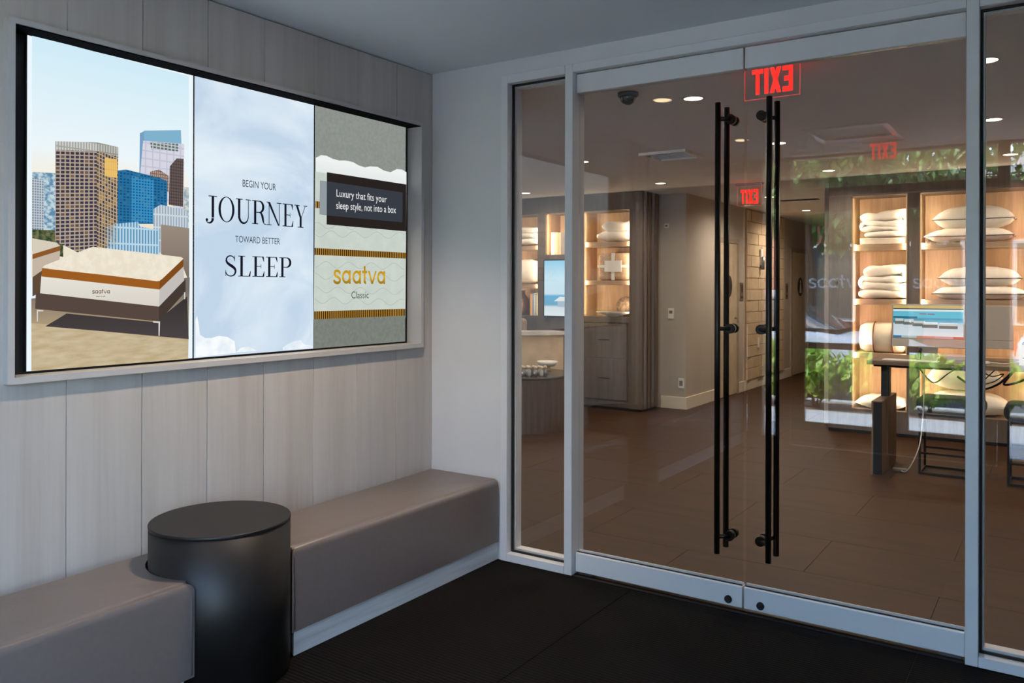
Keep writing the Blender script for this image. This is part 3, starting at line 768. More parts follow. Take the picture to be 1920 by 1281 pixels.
# ================================================================== SETTING: shop
sfl = struct('floor', (0, 0, 0), 'dark brown large-format tile floor of the shop', 'floor')
MB().box(-4.6, 6.2, 0.0905, 11.7, -0.06, -0.003).box(-4.6, -.145, YS, .09, -.06, -.003).box(VX + .125, 6.2, YS, .09, -.06, -.003).build('subfloor', M_GROUT, sfl)
tile_mesh = None
for i in range(-4, 6):
    for j in range(0, 19):
        x0 = i * 1.2 + (0.6 if j % 2 else 0); y0 = 0.092 + j * 0.6
        if y0 > 5.6 and (x0 > 1.0 or x0 < -1.9): continue
        if tile_mesh is None:
            o = MB().box(0, 1.1975, 0, 0.5975, -0.02, 0.0).build('floor_tile', M_TILE, sfl, local=True); tile_mesh = o.data
        else:
            o = bpy.data.objects.new('floor_tile', tile_mesh); COL.objects.link(o); o.parent = sfl
        o.location = (x0, y0, 0)
scl = sstruct(MB().box(-4.6, 6.2, 0.1205, 11.7, SZ, SZ + .1).box(-4.6, -.145, YS - .1, .12, SZ, SZ + .1).box(VX + .125, 6.2, YS - .1, .12, SZ, SZ + .1).build('ceiling', M_SHOPCEIL), 'plain warm-lit ceiling of the shop behind the glass', 'ceiling')
sh = struct('wall_shop', (0, 0, 0), 'beige painted walls of the shop and hallway', 'wall')
b = MB()
b.box(-4.6, -4.5, YS, 5.6, 0, SZ).box(6.1, 6.2, YS, 5.6, 0, SZ)                     # far sides
b.box(-.20, -.145, YS, .12, 0, SZ).box(VX + .125, VX + .18, YS, .12, 0, SZ)            # shop side of the vestibule
b.box(-4.5, -.75, 5.5, 5.6, 0, SZ)                                                     # wall beside the hallway
b.box(-.85, -.75, 5.6, 11.5, 0, SZ)                                                    # hallway left
b.box(.80, .92, 5.4, 11.5, 0, SZ)                                                      # hallway right
b.box(.92, 6.1, 5.45, 5.55, 0, SZ)
b.box(-.85, .92, 11.5, 11.6, 0, SZ)
b.build('painted_wall', M_SHOPWALL, sh)
bb = struct('baseboard_hall', (0, 0, 0), 'cream baseboard along the hallway wall', 'baseboard')
MB().box(-1.05, -.735, 5.485, 5.5, 0, .14, .003, 1).build('board', M_BASEB, bb)
for (a, c) in [(5.5, 6.46), (7.30, 9.82), (10.92, 11.5)]:
    MB().box(-.75, -.735, a, c, 0, .14, .003, 1).build('board', M_BASEB, bb)
# hallway doors
def hall_door(n, y0, y1, lab, sign):
    d = struct('door_%d' % n, (-.75, (y0 + y1) / 2, 0), lab, 'door')
    b = MB(); w = .06
    b.box(-.75, -.728, y0, y0 + w, 0, 2.04).box(-.75, -.728, y1 - w, y1, 0, 2.04).box(-.75, -.728, y0 + w, y1 - w, 1.98, 2.04)
    b.build('door_frame', plain('taupe_door_frame', (160, 144, 124), .5), d)
    lf = MB().box(-.7495, -.738, y0 + w + .003, y1 - w - .003, .01, 1.977).build('door_leaf', plain('beige_door', (196, 178, 152), .5), d)
    MB().cyl((-.738, y1 - w - .08, 1.0), (-.70, y1 - w - .08, 1.0), .012, n=12).build('door_handle', M_STEEL, lf)
    ym = (y0 + y1) / 2
    s = MB().cyl((-.738, ym, 1.42), (-.730, ym, 1.42), .15, n=32).build('round_sign', plain('dark_sign', (52, 46, 42), .5), lf)
    if sign:
        MB().cyl((-.730, ym, 1.50), (-.728, ym, 1.50), .025, n=16).poly([(-.729, ym - .07, 1.32), (-.729, ym + .07, 1.32), (-.729, ym + .02, 1.47), (-.729, ym - .02, 1.47)]).build('pictogram', M_WHITEP, lf)
    return d
hall_door(5, 6.46, 7.30, 'beige hallway door with round dark sign near the stone wall', False)
hall_door(6, 9.82, 10.92, 'far beige restroom door with round pictogram sign', True)
def plaque(y, lab):
    t = thing('restroom_plaque', lab, 'sign', (-.75, y, 1.33))
    MB().box(-.75, -.742, y - .07, y + .07, 1.23, 1.47, .003, 1).build('plate', plain('bronze_plate', (122, 104, 84), .5), t)
    MB().box(-.742, -.7405, y - .035, y + .035, 1.34, 1.44).build('pictogram_panel', plain('dark_sign2', (60, 50, 42), .5), t)
    MB().box(-.742, -.7405, y - .045, y + .045, 1.26, 1.29).build('text_bar', plain('dark_sign2', (60, 50, 42), .5), t)
plaque(7.46, 'small plaque on the wall right of the nearer hallway door'); plaque(9.62, 'small plaque on the wall left of the far restroom door')
# pale brick section of the hallway wall
bw = struct('wall_brick', (-.75, 8.3, 0), 'section of pale stone brick on the hallway wall', 'wall')
MB().box(-.75, -.738, 7.62, 9.4, .14, SZ).build('mortar', plain('mortar', (160, 138, 110), .9), bw)
brick_mesh = None
for r in range(15):
    z0 = .145 + r * .155
    off = 0 if r % 2 else -.165
    for c in range(7):
        a, e = 7.625 + c * .33 + off, 7.625 + c * .33 + off + .322
        a, e = max(a, 7.622), min(e, 9.395)
        if e - a < .04: continue
        MB().box(-.742, -.722 + random.Random(r * 31 + c).uniform(-.006, .004), a, e, z0, min(z0 + .147, SZ - .004)).build('brick', M_STONE, bw)
# unseen street windows added beside the vestibule to brighten the shop ceiling with daylight
for n_, (a, c) in enumerate([(-4.5, -.20), (VX + .18, 6.1)]):
    w_ = struct('window_%d' % (n_ + 3), ((a + c) / 2, YS, 0), 'tall unseen street window added beside the vestibule for daylight', 'window')
    k_ = 3 if n_ == 0 else 2; pw_ = (c - a) / k_
    ring(MB(), a, c, 0, SZ, YS - .1, YS, .06).build('window_frame', M_BRONZE, w_)
    for i in range(1, k_): MB().box(a + i * pw_ - .03, a + i * pw_ + .03, YS - .1, YS, .06, SZ - .06).build('mullion', M_BRONZE, w_)
    for i in range(k_): MB().box(a + i * pw_ + (.03 if i else .06), a + (i + 1) * pw_ - (.03 if i < k_ - 1 else .06), YS - .056, YS - .048, .06, SZ - .06).build('glass_pane', M_GLASS2, w_)
# wall fittings
def fitting(name, lab, cat, loc, size, inner=None):
    t = thing(name, lab, cat, loc); x, y, z = loc; sx, sz = size
    MB().box(x - sx / 2, x + sx / 2, y - .018, y, z - sz / 2, z + sz / 2, .004, 2).build('cover_plate', M_WHITEP, t)
    if inner: MB().box(x - sx * .28, x + sx * .28, y - .021, y - .018, z + inner[0], z + inner[1]).build(inner[2], M_GREYP, t)
fitting('thermostat', 'white thermostat on the beige wall beside the slatted cabinet', 'thermostat', (-.927, 5.5, 1.10), (.07, .12), (0.0, .035, 'display'))
fitting('wall_detector', 'small white detector box high on the beige wall', 'detector', (-.985, 5.5, 2.12), (.055, .055), (-.012, .012, 'lens'))
fitting('power_outlet', 'white power outlet low on the hallway corner wall', 'outlet', (-.80, 5.5, .30), (.07, .115), (-.03, .03, 'sockets'))
t = thing('wall_sconce', 'small white device on the pale brick wall', 'sconce', (-.722, 8.2, 1.80))
MB().box(-.722, -.700, 8.16, 8.24, 1.72, 1.95, .008, 2).build('back_plate', M_WHITEP, t)
MB().cyl((-.69, 8.2, 1.66), (-.69, 8.2, 1.84), .025, .03, n=16).build('body', M_STEEL, t)
t = thing('light_switch', 'white switch plate low on the pale brick wall', 'switch', (-.722, 8.1, .62))
MB().box(-.722, -.712, 8.06, 8.14, .56, .70, .004, 2).build('cover_plate', M_WHITEP, t)
MB().box(-.712, -.708, 8.085, 8.115, .60, .66, .002, 1).build('rocker', M_WHITEP, t)

# ---- ceiling fittings of the shop
DL_COL = (1.0, 0.85, 0.69)
def downlight(x, y, lab, w=62):
    t = thing('ceiling_downlight', lab, 'downlight', (x, y, SZ), group='round recessed downlights in the shop ceiling')
    MB().lathe([(.068, 0), (.066, -.004), (.054, -.004), (.052, -.001)], (x, y, SZ), 28, False).build('trim_ring', M_WHITE, t)
    MB().cyl((x, y, SZ - .0025), (x, y, SZ - .0005), .053, n=28).build('diffuser', M_LAMP, t)
    if w: spot('downlight_lamp', (x, y, SZ - .012), (0, 0, -1), w, DL_COL, 165, .9, .05, t)
for (x, y, lab) in [(1.095, 1.014, 'brightest round downlight, nearest above the left glass door'),
                    (-.60, 2.77, 'downlight seen at the left edge of the left glass door'), (-2.30, 4.50, 'downlight seen through the narrow left side pane'),
                    (-.63, 4.50, 'downlight in front of the slatted cabinet end'),
                    (1.08, 2.76, 'downlight seen behind the right pull handle'), (-.067, 6.40, 'downlight in the hallway behind the hanging exit sign'),
                    (-.146, 8.40, 'farthest downlight deep in the hallway'), (1.053, 4.47, 'downlight above the left end of the pillow shelves'),
                    (2.552, 1.022, 'upper downlight seen in the right side pane'), (2.48, 2.63, 'lower downlight seen in the right side pane'),
                    (2.5, 4.3, 'downlight over the pillow shelves at the right edge'), (-2.3, 2.7, 'downlight over the dark drum table'), (-.6, 1.1, 'downlight near the entrance left of the doors'),
                    (4.1, 2.7, 'downlight over the right end of the desk')]:
    downlight(x, y, lab, 120 if y > 6 else 62)
t = thing('dome_camera', 'black security dome camera on the shop ceiling behind the left glass door', 'camera', (.84, .69, SZ))
MB().lathe([(.058, 0), (.058, -.016), (.054, -.022)], (.84, .69, SZ), 32).build('base_ring', M_BLACK, t)
MB().lathe([(.047, -.022)] + [(.047 * math.cos(a * math.pi / 16), -.022 - .047 * math.sin(a * math.pi / 16)) for a in range(1, 8)] + [(.003, -.069)], (.84, .69, SZ), 32).build('dome', plain('smoked_dome', (16, 17, 18), .08, spec=.8), t)
t = thing('air_vent', 'square white air diffuser in the shop ceiling', 'vent', (.20, 2.82, SZ))
ring(MB(), 0, .40, 0, .40, 0, .01, .035).bm.free()
b = MB()
for (x0, x1, y0, y1) in [(.0, .40, 2.62, 2.66), (.0, .40, 2.98, 3.02), (.0, .04, 2.66, 2.98), (.36, .40, 2.66, 2.98)]: b.box(x0, x1, y0, y1, SZ - .022, SZ - .0005)
b.build('outer_frame', plain('bright_white_enamel', (244, 240, 234), .4), t)
MB().box(.04, .36, 2.66, 2.98, SZ - .002, SZ - .0006).build('backing', M_GREYP, t)
for k in range(5):
    MB().box(.05, .35, 2.68 + k * .06, 2.705 + k * .06, SZ - .012, SZ - .004, rot=Matrix.Rotation(.5, 3, 'X')).build('louvre', M_WHITE, t)
t = thing('linear_vent', 'dark slot air vent in the hallway ceiling', 'vent', (.15, 6.9, SZ))
MB().box(-.08, .38, 6.84, 6.98, SZ - .006, SZ - .0005).build('frame', M_GREYP, t)
for k in range(3): MB().box(-.06, .36, 6.855 + k * .04, 6.885 + k * .04, SZ - .008, SZ - .006).build('slot', M_BLACK, t)
exit_sign((1.563, .5, 2.318), 'large red exit sign hanging just behind the glass doors')
exit_sign((.01, 5.02, 2.255), 'smaller red exit sign at the hallway entrance', w=.25, lh=.147)

# ================================================================== video wall on the plank wall
vw = thing('video_wall', 'framed three-panel video wall with city bed, slogan and mattress pictures', 'video wall', (-.06, (TY0 + TY1) / 2, TZ0))
fw = .022
b = MB()
for (y0, y1, z0, z1) in [(TY0, TY1, TZ0, TZ0 + fw), (TY0, TY1, TZ1 - .018, TZ1), (TY0, TY0 + fw, TZ0 + fw, TZ1 - .018), (TY1 - fw, TY1, TZ0 + fw, TZ1 - .018)]:
    b.box(-.075, .03, y0, y1, z0, z1)
b.build('frame', M_TVFRAME, vw)
SXP = -.055
iy0, iy1, iz0, iz1 = TY0 + fw, TY1 - fw, TZ0 + fw, TZ1 - .018
MB().box(-.112, -.068, iy0, iy1, iz0, iz1).build('backing', M_BLACK, vw)
M_REVEALSHADE = plain('reveal_shade_black', (4, 4, 5), .95, spec=.05)  # black colour stands in for shade inside the frame reveal
MB().box(-.068, .024, iy0, iy1, iz1 - .004, iz1 - .0005).build('top_shade_strip', M_REVEALSHADE, vw)  # dark strip added where the upper reveal lies in shadow
MB().box(-.068, .024, iy0 + .0005, iy0 + .004, iz0, iz1 - .004).build('side_dark_strip', M_REVEALSHADE, vw)
PE = [-2.092, -1.4445, -.800, -.152]; PZ0, PZ1 = 1.1105, 2.2505
panels = []
for k in range(3):
    p = MB().box(-.068, SXP - .0004, PE[k] - .001, PE[k + 1] + .001, PZ0 - .001, PZ1 + .001).build('display_panel', M_BLACK, vw)
    panels.append(p)
LAYER = [0]
def pic(name, pts, mat, parent, layer):
    """flat area of a lit picture; pts are photo pixels laid on the display plane"""
    X = SXP + .00025 * layer
    b = MB(); b.poly([(X,) + tuple(on_x(px, py, SXP)[1:]) for px, py in pts]); return b.build(name, mat, parent)
OF = Vector((-.06, (TY0 + TY1) / 2, TZ0))
def zl(z): return z - OF.z          # picture heights in the panel's own coordinates
g = .0032
def full(name, k, mat, layer=0):
    X = SXP + .00025 * layer
    return MB().poly([(X, PE[k] + g, PZ0), (X, PE[k + 1] - g, PZ0), (X, PE[k + 1] - g, PZ1), (X, PE[k] + g, PZ1)]).build(name, mat, panels[k])
# panel 1: bed on a terrace before a skyline
full('picture_border', 0, emit('pic_border_white', (236, 247, 254)))
P1 = panels[0]
pic('picture_sky', [(60, 66), (354, 143), (354, 520), (59, 520)], emit_ramp('pic_sky', [(0.0, (236, 226, 204)), (.28, (244, 240, 228)), (.42, (236, 246, 250)), (1.0, (207, 235, 247))], 'z', zl(1.62), zl(2.25)), P1, 1)
pic('distant_city', [(60, 322), (105, 325), (105, 445), (60, 446)], emit_noise('pic_farcity', (96, 140, 170), (196, 216, 224), (60, 60, 90), .4, .6), P1, 2)
pic('distant_city', [(340, 350), (354, 352), (354, 430), (340, 430)], emit_noise('pic_farcity2', (150, 170, 180), (214, 216, 208), (60, 60, 90), .4, .6), P1, 2)
pic('far_tower', [(60, 334), (82, 337), (82, 440), (60, 440)], emit_grid('pic_t0', (200, 206, 210), (120, 140, 160), .008, .009), P1, 3)
pic('glass_tower', [(262, 250), (270, 246), (270, 330), (261, 330)], emit('pic_glasside', (120, 160, 196)), P1, 3)
pic('glass_tower', [(270, 245), (339, 244), (340, 270), (270, 266)], emit('pic_glasstop', (128, 178, 206)), P1, 3)
pic('glass_tower', [(268, 264), (345, 270), (344, 400), (261, 345)], emit_grid('pic_t1', (196, 196, 214), (214, 214, 226), .03, .03, .2), P1, 4)
pic('tower_louvres', [(281, 266), (334, 270), (334, 284), (283, 280)], emit_grid('pic_louvre', (190, 196, 196), (96, 110, 112), .016, .012, .4), P1, 5)
pic('brown_tower', [(318, 312), (331, 297), (344, 298), (343, 388), (316, 384)], emit_grid('pic_t2', (70, 62, 66), (108, 92, 86), .008, .012), P1, 5)
pic('violet_tower', [(281, 322), (298, 318), (316, 330), (316, 360), (280, 350)], emit_grid('pic_t2b', (96, 84, 110), (188, 160, 120), .008, .012), P1, 5)
pic('blue_tower', [(220, 320), (236, 318), (300, 334), (313, 340), (313, 420), (220, 420)], emit_grid('pic_t3', (40, 112, 158), (24, 78, 124), .014, .011, .5, (120, 190, 214)), P1, 6)
pic('blue_tower_front', [(246, 330), (288, 338), (288, 418), (246, 416)], emit_grid('pic_t3b', (60, 146, 192), (28, 92, 150), .012, .011, .45, (160, 190, 150)), P1, 7)
pic('pale_building', [(287, 392), (300, 384), (340, 392), (352, 398), (352, 470), (287, 476)], emit_grid('pic_t4', (206, 214, 220), (150, 170, 186), .012, .05, .55), P1, 8)
pic('pale_building', [(198, 426), (214, 420), (258, 416), (262, 425), (298, 432), (298, 480), (198, 480)], emit_grid('pic_t5', (186, 216, 232), (96, 146, 180), .012, .06, .55), P1, 9)
pic('office_tower', [(103, 266), (181, 268), (181, 470), (150, 476), (103, 452)], emit_grid('pic_t6', (180, 162, 146), (58, 58, 74), .017, .0135, .34, (214, 168, 88), -.10), P1, 9)
pic('office_tower', [(181, 268), (221, 276), (219, 460), (181, 470)], emit_grid('pic_t7', (190, 168, 138), (66, 62, 72), .011, .0135, .34, (226, 180, 90), .30, -.5), P1, 9)
pic('tower_glow', [(196, 296), (219, 299), (219, 334), (196, 330)], emit_grid('pic_glow', (220, 176, 100), (238, 196, 110), .008, .03, .3), P1, 10)
pic('tower_crown', [(103, 265), (181, 267), (181, 284), (103, 281)], emit_grid('pic_crown', (164, 164, 156), (206, 208, 206), .010, .03, .5), P1, 10)
pic('tower_crown', [(181, 267), (221, 276), (221, 294), (181, 284)], emit_grid('pic_crown2', (150, 150, 140), (190, 192, 188), .010, .03, .5), P1, 10)
pic('street_trees', [(60, 430), (102, 432), (118, 460), (118, 482), (60, 470)], emit_noise('pic_trees', (44, 66, 40), (120, 120, 84), (90, 90, 90)), P1, 8)
pic('headboard', [(301, 421), (354, 428), (354, 530), (342, 500), (301, 476)], emit_ramp('pic_headb', [(0, (126, 112, 102)), (1, (158, 144, 130))], 'z', zl(1.45), zl(1.68)), P1, 11)
pic('terrace_floor', [(58, 560), (355, 520), (352, 673), (58, 696)], emit_ramp('pic_floorup', [(0.0, (196, 178, 142)), (.5, (180, 160, 126)), (1, (120, 110, 104))], 'z', zl(1.11), zl(1.38)), P1, 11)
pic('terrace_sunlit', [(58, 606), (135, 612), (200, 622), (352, 638), (352, 673), (58, 696)], emit_noise('pic_sand', (186, 166, 130), (206, 190, 158), (14, 14, 60), .3, .7), P1, 12)
pic('bed_shadow', [(84, 612), (124, 588), (290, 604), (350, 556), (353, 636), (200, 622)], emit_ramp('pic_shadow', [(0, (74, 68, 70)), (1, (58, 52, 52))], 'z', zl(1.2), zl(1.34)), P1, 13)
pic('other_bed', [(60, 447), (105, 455), (112, 461), (60, 477)], emit('pic_bed2', (214, 204, 186)), P1, 12)
pic('other_bed', [(60, 477), (112, 461), (112, 470), (60, 486)], emit('pic_bed2b', (140, 88, 44)), P1, 12)
pic('other_bed', [(60, 486), (112, 470), (110, 500), (80, 506), (60, 520)], emit('pic_bed2c', (196, 180, 164)), P1, 12)
pic('other_bed', [(60, 520), (80, 506), (76, 548), (60, 556)], emit('pic_bed2d', (96, 74, 58)), P1, 12)
pic('bed_base', [(66, 551), (74, 546), (297, 570), (297, 603), (65, 579)], emit('pic_base1', (86, 72, 64)), P1, 14)
pic('bed_base', [(297, 572), (347, 524), (347, 547), (297, 603)], emit('pic_base2', (70, 58, 52)), P1, 14)
pic('mattress_side', [(76.6, 516), (298, 540), (297, 575), (74, 550)], emit_ramp('pic_mside', [(0, (216, 210, 200)), (1, (232, 228, 218))], 'z', zl(1.33), zl(1.45)), P1, 15)
pic('mattress_side', [(298, 540), (343, 498), (344, 526), (297, 575)], emit('pic_mside2', (196, 190, 186)), P1, 15)
pic('mattress_band', [(77.5, 503), (298, 527), (298, 543), (76.6, 518.5)], emit('pic_band', (156, 92, 34)), P1, 16)
pic('mattress_band', [(298, 527), (342.7, 483), (342.7, 500), (298, 543)], emit('pic_band2', (128, 76, 30)), P1, 16)
pic('mattress_top', [(78, 502), (82, 498), (166, 465), (174, 463), (338, 482), (343, 485), (302, 524), (294, 527.5)], emit_noise('pic_mtop', (233, 223, 203), (240, 232, 213), (60, 40, 40), .4, .6), P1, 17)
for q in [[(68, 581), (80, 582), (80, 584), (70, 584), (70, 603), (68, 603)], [(286, 602), (299, 603), (298, 630), (296, 630), (296, 606), (286, 605)], [(344, 548), (346, 548), (346, 561), (344, 561)]]:
    pic('bed_leg', q, emit('pic_leg', (214, 212, 206)), P1, 17)
lg, lw_ = logo_word(.2)
a_, c_ = on_x(172, 549, SXP), on_x(204.5, 551, SXP)
plane_polys('mattress_logo', lg, lw_, (SXP + .0046, a_.y, a_.z - .003), (0, 1, 0), (0, 0, 1), c_.y - a_.y, emit('pic_logo_dark', (92, 52, 30)), P1)
a_ = on_x(179, 556, SXP)
b = MB()
for u0, u1 in ((0, .013), (.016, .021), (.024, .034)):      # fine print too small to read in the photo
    b.poly([(SXP + .0046, a_.y + u0, a_.z - .001), (SXP + .0046, a_.y + u1, a_.z - .001), (SXP + .0046, a_.y + u1, a_.z + .002), (SXP + .0046, a_.y + u0, a_.z + .002)])
b.build('fine_print', emit('pic_logo_grey', (140, 124, 110)), P1)
# panel 2: slogan on clouds
full('picture_clouds', 1, emit_noise('pic_clouds', (194, 214, 234), (228, 240, 248), (1.7, 1.7, 2.6), .40, .60, detail=8, dist=0.7))
pic('low_cloud', [(366.5, 640), (366.5, 600), (369, 592), (372, 606), (375, 628), (384, 634), (396, 634), (410, 630), (426, 632), (440, 640), (442, 662), (366.5, 670)], emit_noise('pic_cloudw', (222, 234, 244), (250, 253, 255), (12, 12, 12), .35, .6), panels[1], 1)
pic('low_cloud', [(442, 661), (452, 652), (466, 650), (480, 657), (482, 658)], emit_noise('pic_cloudw', (0, 0, 0), (0, 0, 0)), panels[1], 1)
pic('low_cloud', [(530, 652), (540, 645), (552, 640), (564, 638), (570, 646), (586, 648), (586, 653), (530, 657)], emit_noise('pic_cloudw', (0, 0, 0), (0, 0, 0)), panels[1], 1)
M_INK = emit('pic_ink', (22, 26, 38)); M_INK2 = emit('pic_ink2', (52, 60, 76))
def word_px(name, body, x0, yb0, x1, yb1, cap_px, mat, par, X, didone_=False):
    """a line of lettering between two photo pixels on the display plane"""
    a, c = on_x(x0, yb0, X), on_x(x1, yb1, X); t_ = on_x((x0 + x1) / 2, (yb0 + yb1) / 2 - cap_px, X); hgt = t_.z - (a.z + c.z) / 2
    if didone_:
        gg, ww = didone_word(body); gg = [[(u, v) for u, v in q] for q in gg]
        return plane_polys(name, gg, ww - .06, (X, a.y, (a.z + c.z) / 2), (0, 1, 0), (0, 0, 1), c.y - a.y, mat, par, height_scale=hgt)
    return text(name, body, (X, a.y, (a.z + c.z) / 2), (0, 1, 0), (0, 0, 1), c.y - a.y, mat, par, hgt)
XT = SXP + .0012
word_px('slogan', 'BEGIN YOUR', 455, 351.5, 517.5, 356, 13, M_INK2, panels[1], XT)
word_px('slogan', 'JOURNEY', 384, 418, 575, 423, 44.5, M_INK, panels[1], XT, True)
word_px('slogan', 'TOWARD BETTER', 441, 455, 525, 458, 12, M_INK2, panels[1], XT)
word_px('slogan', 'SLEEP', 420.5, 519, 545, 519, 38, M_INK, panels[1], XT, True)
# panel 3: mattress close-up
full('picture_fabric', 2, emit_noise('pic_fabric', (136, 142, 136), (145, 151, 144), (60, 60, 60), .35, .65))
Q = panels[2]
MV = emit_noise('pic_quilt', (197, 206, 198), (204, 212, 203), (16, 16, 16), .35, .65)
wav = [(592, 296), (602, 291), (612, 292), (624, 298), (636, 301), (648, 301), (662, 304), (672, 310), (684, 314), (694, 312), (708, 313), (720, 320), (732, 323), (744, 317), (754, 318), (762, 323)]
pic('mattress_top', wav + [(762, 350), (592, 322)], emit_ramp('pic_mtop3', [(0, (206, 216, 214)), (1, (238, 242, 240))], 'z', zl(1.84), zl(2.0)), Q, 1)
pic('mattress_quilt', [(591, 322), (762, 346), (760, 596), (588, 606)], MV, Q, 2)
for zc in (425, 440, 498, 520, 545, 565):
    pts = []
    for i in range(41):
        xx = 590 + i * 4.2; yy = zc + 6 * math.sin(i * .62 + zc) + (i - 20) * .1
        p = on_x(xx, yy, SXP); pts.append((p.y, p.z))
    b = MB()
    for q in stroke2d(pts, .0022): b.poly([(SXP + .0009, u, v) for u, v in q])
    b.build('quilt_stitching', emit('pic_stitch', (168, 180, 172)), Q)
M_RIB = emit_grid('pic_ribbon', (34, 26, 14), (186, 136, 54), .0135, .30, .55)
for q in ([(591, 377), (640, 383), (640, 395), (591, 390)], [(589.5, 465), (761, 474), (761, 485), (589.5, 478)], [(588.5, 584), (759.5, 579), (759.5, 592), (588.5, 599)]):
    pic('ribbon_band', q, M_RIB, Q, 4)
pic('lower_fabric', [(588, 599), (759.5, 592), (759, 639.5), (587.5, 653.5)], emit_noise('pic_fabric2', (118, 124, 116), (127, 133, 124), (60, 60, 60), .35, .65), Q, 5)
pic('caption_box', [(612.5, 323), (761.5, 346), (761, 434), (612, 421)], emit('pic_box', (40, 34, 32)), Q, 6)
pic('caption_shade', [(599.5, 338.5), (612.5, 340), (612, 404), (598.5, 402)], emit('pic_shade2', (146, 156, 160)), Q, 6)
pic('caption_shade', [(612.5, 340), (754.5, 361), (754, 417), (612, 404)], emit('pic_shade', (56, 60, 68)), Q, 7)
M_CAP = emit('pic_cap', (236, 238, 238))
XQ = SXP + .0022
def sloped(name, body, x0, y0, x1, y1, cap, mat, par, X):
    a, c = on_x(x0, y0, X), on_x(x1, y1, X); up = on_x(x0, y0 - cap, X) - a
    return text(name, body, a, (c - a).normalized(), (0, 0, 1), (c - a).length, mat, par, up.z)
sloped('caption', 'Luxury that fits your', 631, 373, 725, 384, 18, M_CAP, Q, XQ)
sloped('caption', 'sleep style, not into a box', 630.5, 396, 742.5, 404, 18, M_CAP, Q, XQ)
a_, c_ = on_x(626, 532, XQ), on_x(722, 533, XQ)
lg, lw_ = logo_word(.2)
plane_polys('gold_logo', lg, lw_, (XQ, a_.y, a_.z), (0, 1, 0), (0, 0, 1), c_.y - a_.y, emit_ramp('pic_gold', [(0, (150, 112, 20)), (.5, (214, 170, 44)), (1, (176, 134, 28))], 'z', zl(a_.z), zl(a_.z + .075)), Q, height_scale=.066)
word_px('product_name', 'Classic', 659, 559.5, 691.5, 559.5, 13, emit('pic_name', (86, 88, 84)), Q, XQ)

# ================================================================== benches and drum table
TC, TR, TH = Vector((.322, -1.592)), .245, .56
BX, BTOP, BBOT = .463, .4195, .10
def bench_outline(y_near, y_far, side, xmax, rr):
    """plan of a bench with one end hollowed round the drum; side=+1: drum at the low-y end"""
    pts = []
    dx = xmax - TC.x
    half = math.sqrt(rr * rr - dx * dx); a0 = math.atan2(half, dx)
    a1 = math.acos(max(-1, min(1, (0.004 - TC.x) / rr))) if TC.x < rr else math.pi
    n = 18
    arc = [(TC.x + rr * math.cos(a0 + (a1 - a0) * i / n), TC.y + side * rr * math.sin(a0 + (a1 - a0) * i / n)) for i in range(n + 1)]
    rad = .03
    if side > 0:   # right bench: corner (0, y_far) .. runs to the glass wall
        pts = [(0.004, y_far), *arc[::-1]]
        pts += [(xmax, y_far - rad)] + [(xmax - rad + rad * math.cos(t), y_far - rad + rad * math.sin(t)) for t in (math.pi / 8, math.pi / 4, 3 * math.pi / 8)] + [(xmax - rad, y_far)]
    else:
        pts = [(xmax, y_near), *arc, (0.004, y_near)]
    return pts
def bench(name, y_near, y_far, side, lab):
    t = thing(name, lab, 'bench', (.22, (TC.y + .8 * side), 0), group='upholstered wall benches')
    o = MB().prism(bench_outline(y_near, y_far, side, BX, .252), BBOT, BTOP, .030, 5).build('seat_cushion', M_LEATHER, t)
    o.data.polygons.foreach_set('use_smooth', [True] * len(o.data.polygons))
    md = o.modifiers.new('edges', 'EDGE_SPLIT'); md.split_angle = math.radians(40)
    if side > 0: pl = [(0.004, -.004), (0.004, TC.y + .262), (.39, TC.y + .262), (.443, TC.y + .235), (.443, -.004)]
    else: pl = [(.443, y_near), (.443, TC.y - .235), (.39, TC.y - .262), (0.004, TC.y - .262), (0.004, y_near)]
    if side > 0: pl = pl[::-1]
    ar = sum(pl[i][0] * pl[(i + 1) % len(pl)][1] - pl[(i + 1) % len(pl)][0] * pl[i][1] for i in range(len(pl)))
    if ar < 0: pl = pl[::-1]
    MB().prism(pl, 0, BBOT - .001).build('plinth', M_PLINTH, t)
    # piped seam along the hollowed end
    dx = BX - .01 - TC.x; rr = .254; half = math.sqrt(rr * rr - dx * dx)
    yy = TC.y + side * half
    MB().tube([(BX + .001, yy + side * .004, BBOT + .01), (BX + .001, yy + side * .004, BTOP - .05), (BX - .006, yy + side * .006, BTOP - .022), (BX - .03, yy + side * .012, BTOP - .002)], .003, 6).build('piping', M_LEATHER, t)
    return t
bench('upholstered_bench', None, -.006, 1, 'taupe leather bench between the black drum table and the glass entrance')
bench('upholstered_bench', -3.88, None, -1, 'taupe leather bench at the lower left, left of the black drum table')
t = thing('drum_table', 'black satin cylindrical drum table set between the two benches', 'side table', (TC.x, TC.y, 0))
MB().lathe([(TR - .012, 0), (TR - .012, .015), (TR - .001, .016), (TR - .001, TH - .0125)], (TC.x, TC.y, 0), 96).build('drum_body', M_DRUM, t)
MB().lathe([(TR - .001, TH - .012), (TR, TH - .011), (TR, TH - .003), (TR - .0012, TH - .0008), (TR - .003, TH)], (TC.x, TC.y, 0), 96).build('table_top', M_DRUM, t)

# ================================================================== shop furniture
YW, SD = 5.0, .34          # front plane of the built-in shelving, depth
LEDC = (1.0, .79, .54)
def led_pair(par, x0, x1, z0, z1, watts, left=True, right=True):
    zc, hh = (z0 + z1) / 2, z1 - z0 - .04
    for on, x, s in ((left, x0, 1), (right, x1, -1)):
        if not on: continue
        MB().box(min(x, x + s * .006), max(x, x + s * .006), YW + .012, YW + .022, z0 + .02, z1 - .02).build('led_strip', M_LED, par)
        area('shelf_led', (x + s * .012, YW + .024, zc), (s * .62, .78, 0), .014, hh, watts, LEDC, par)
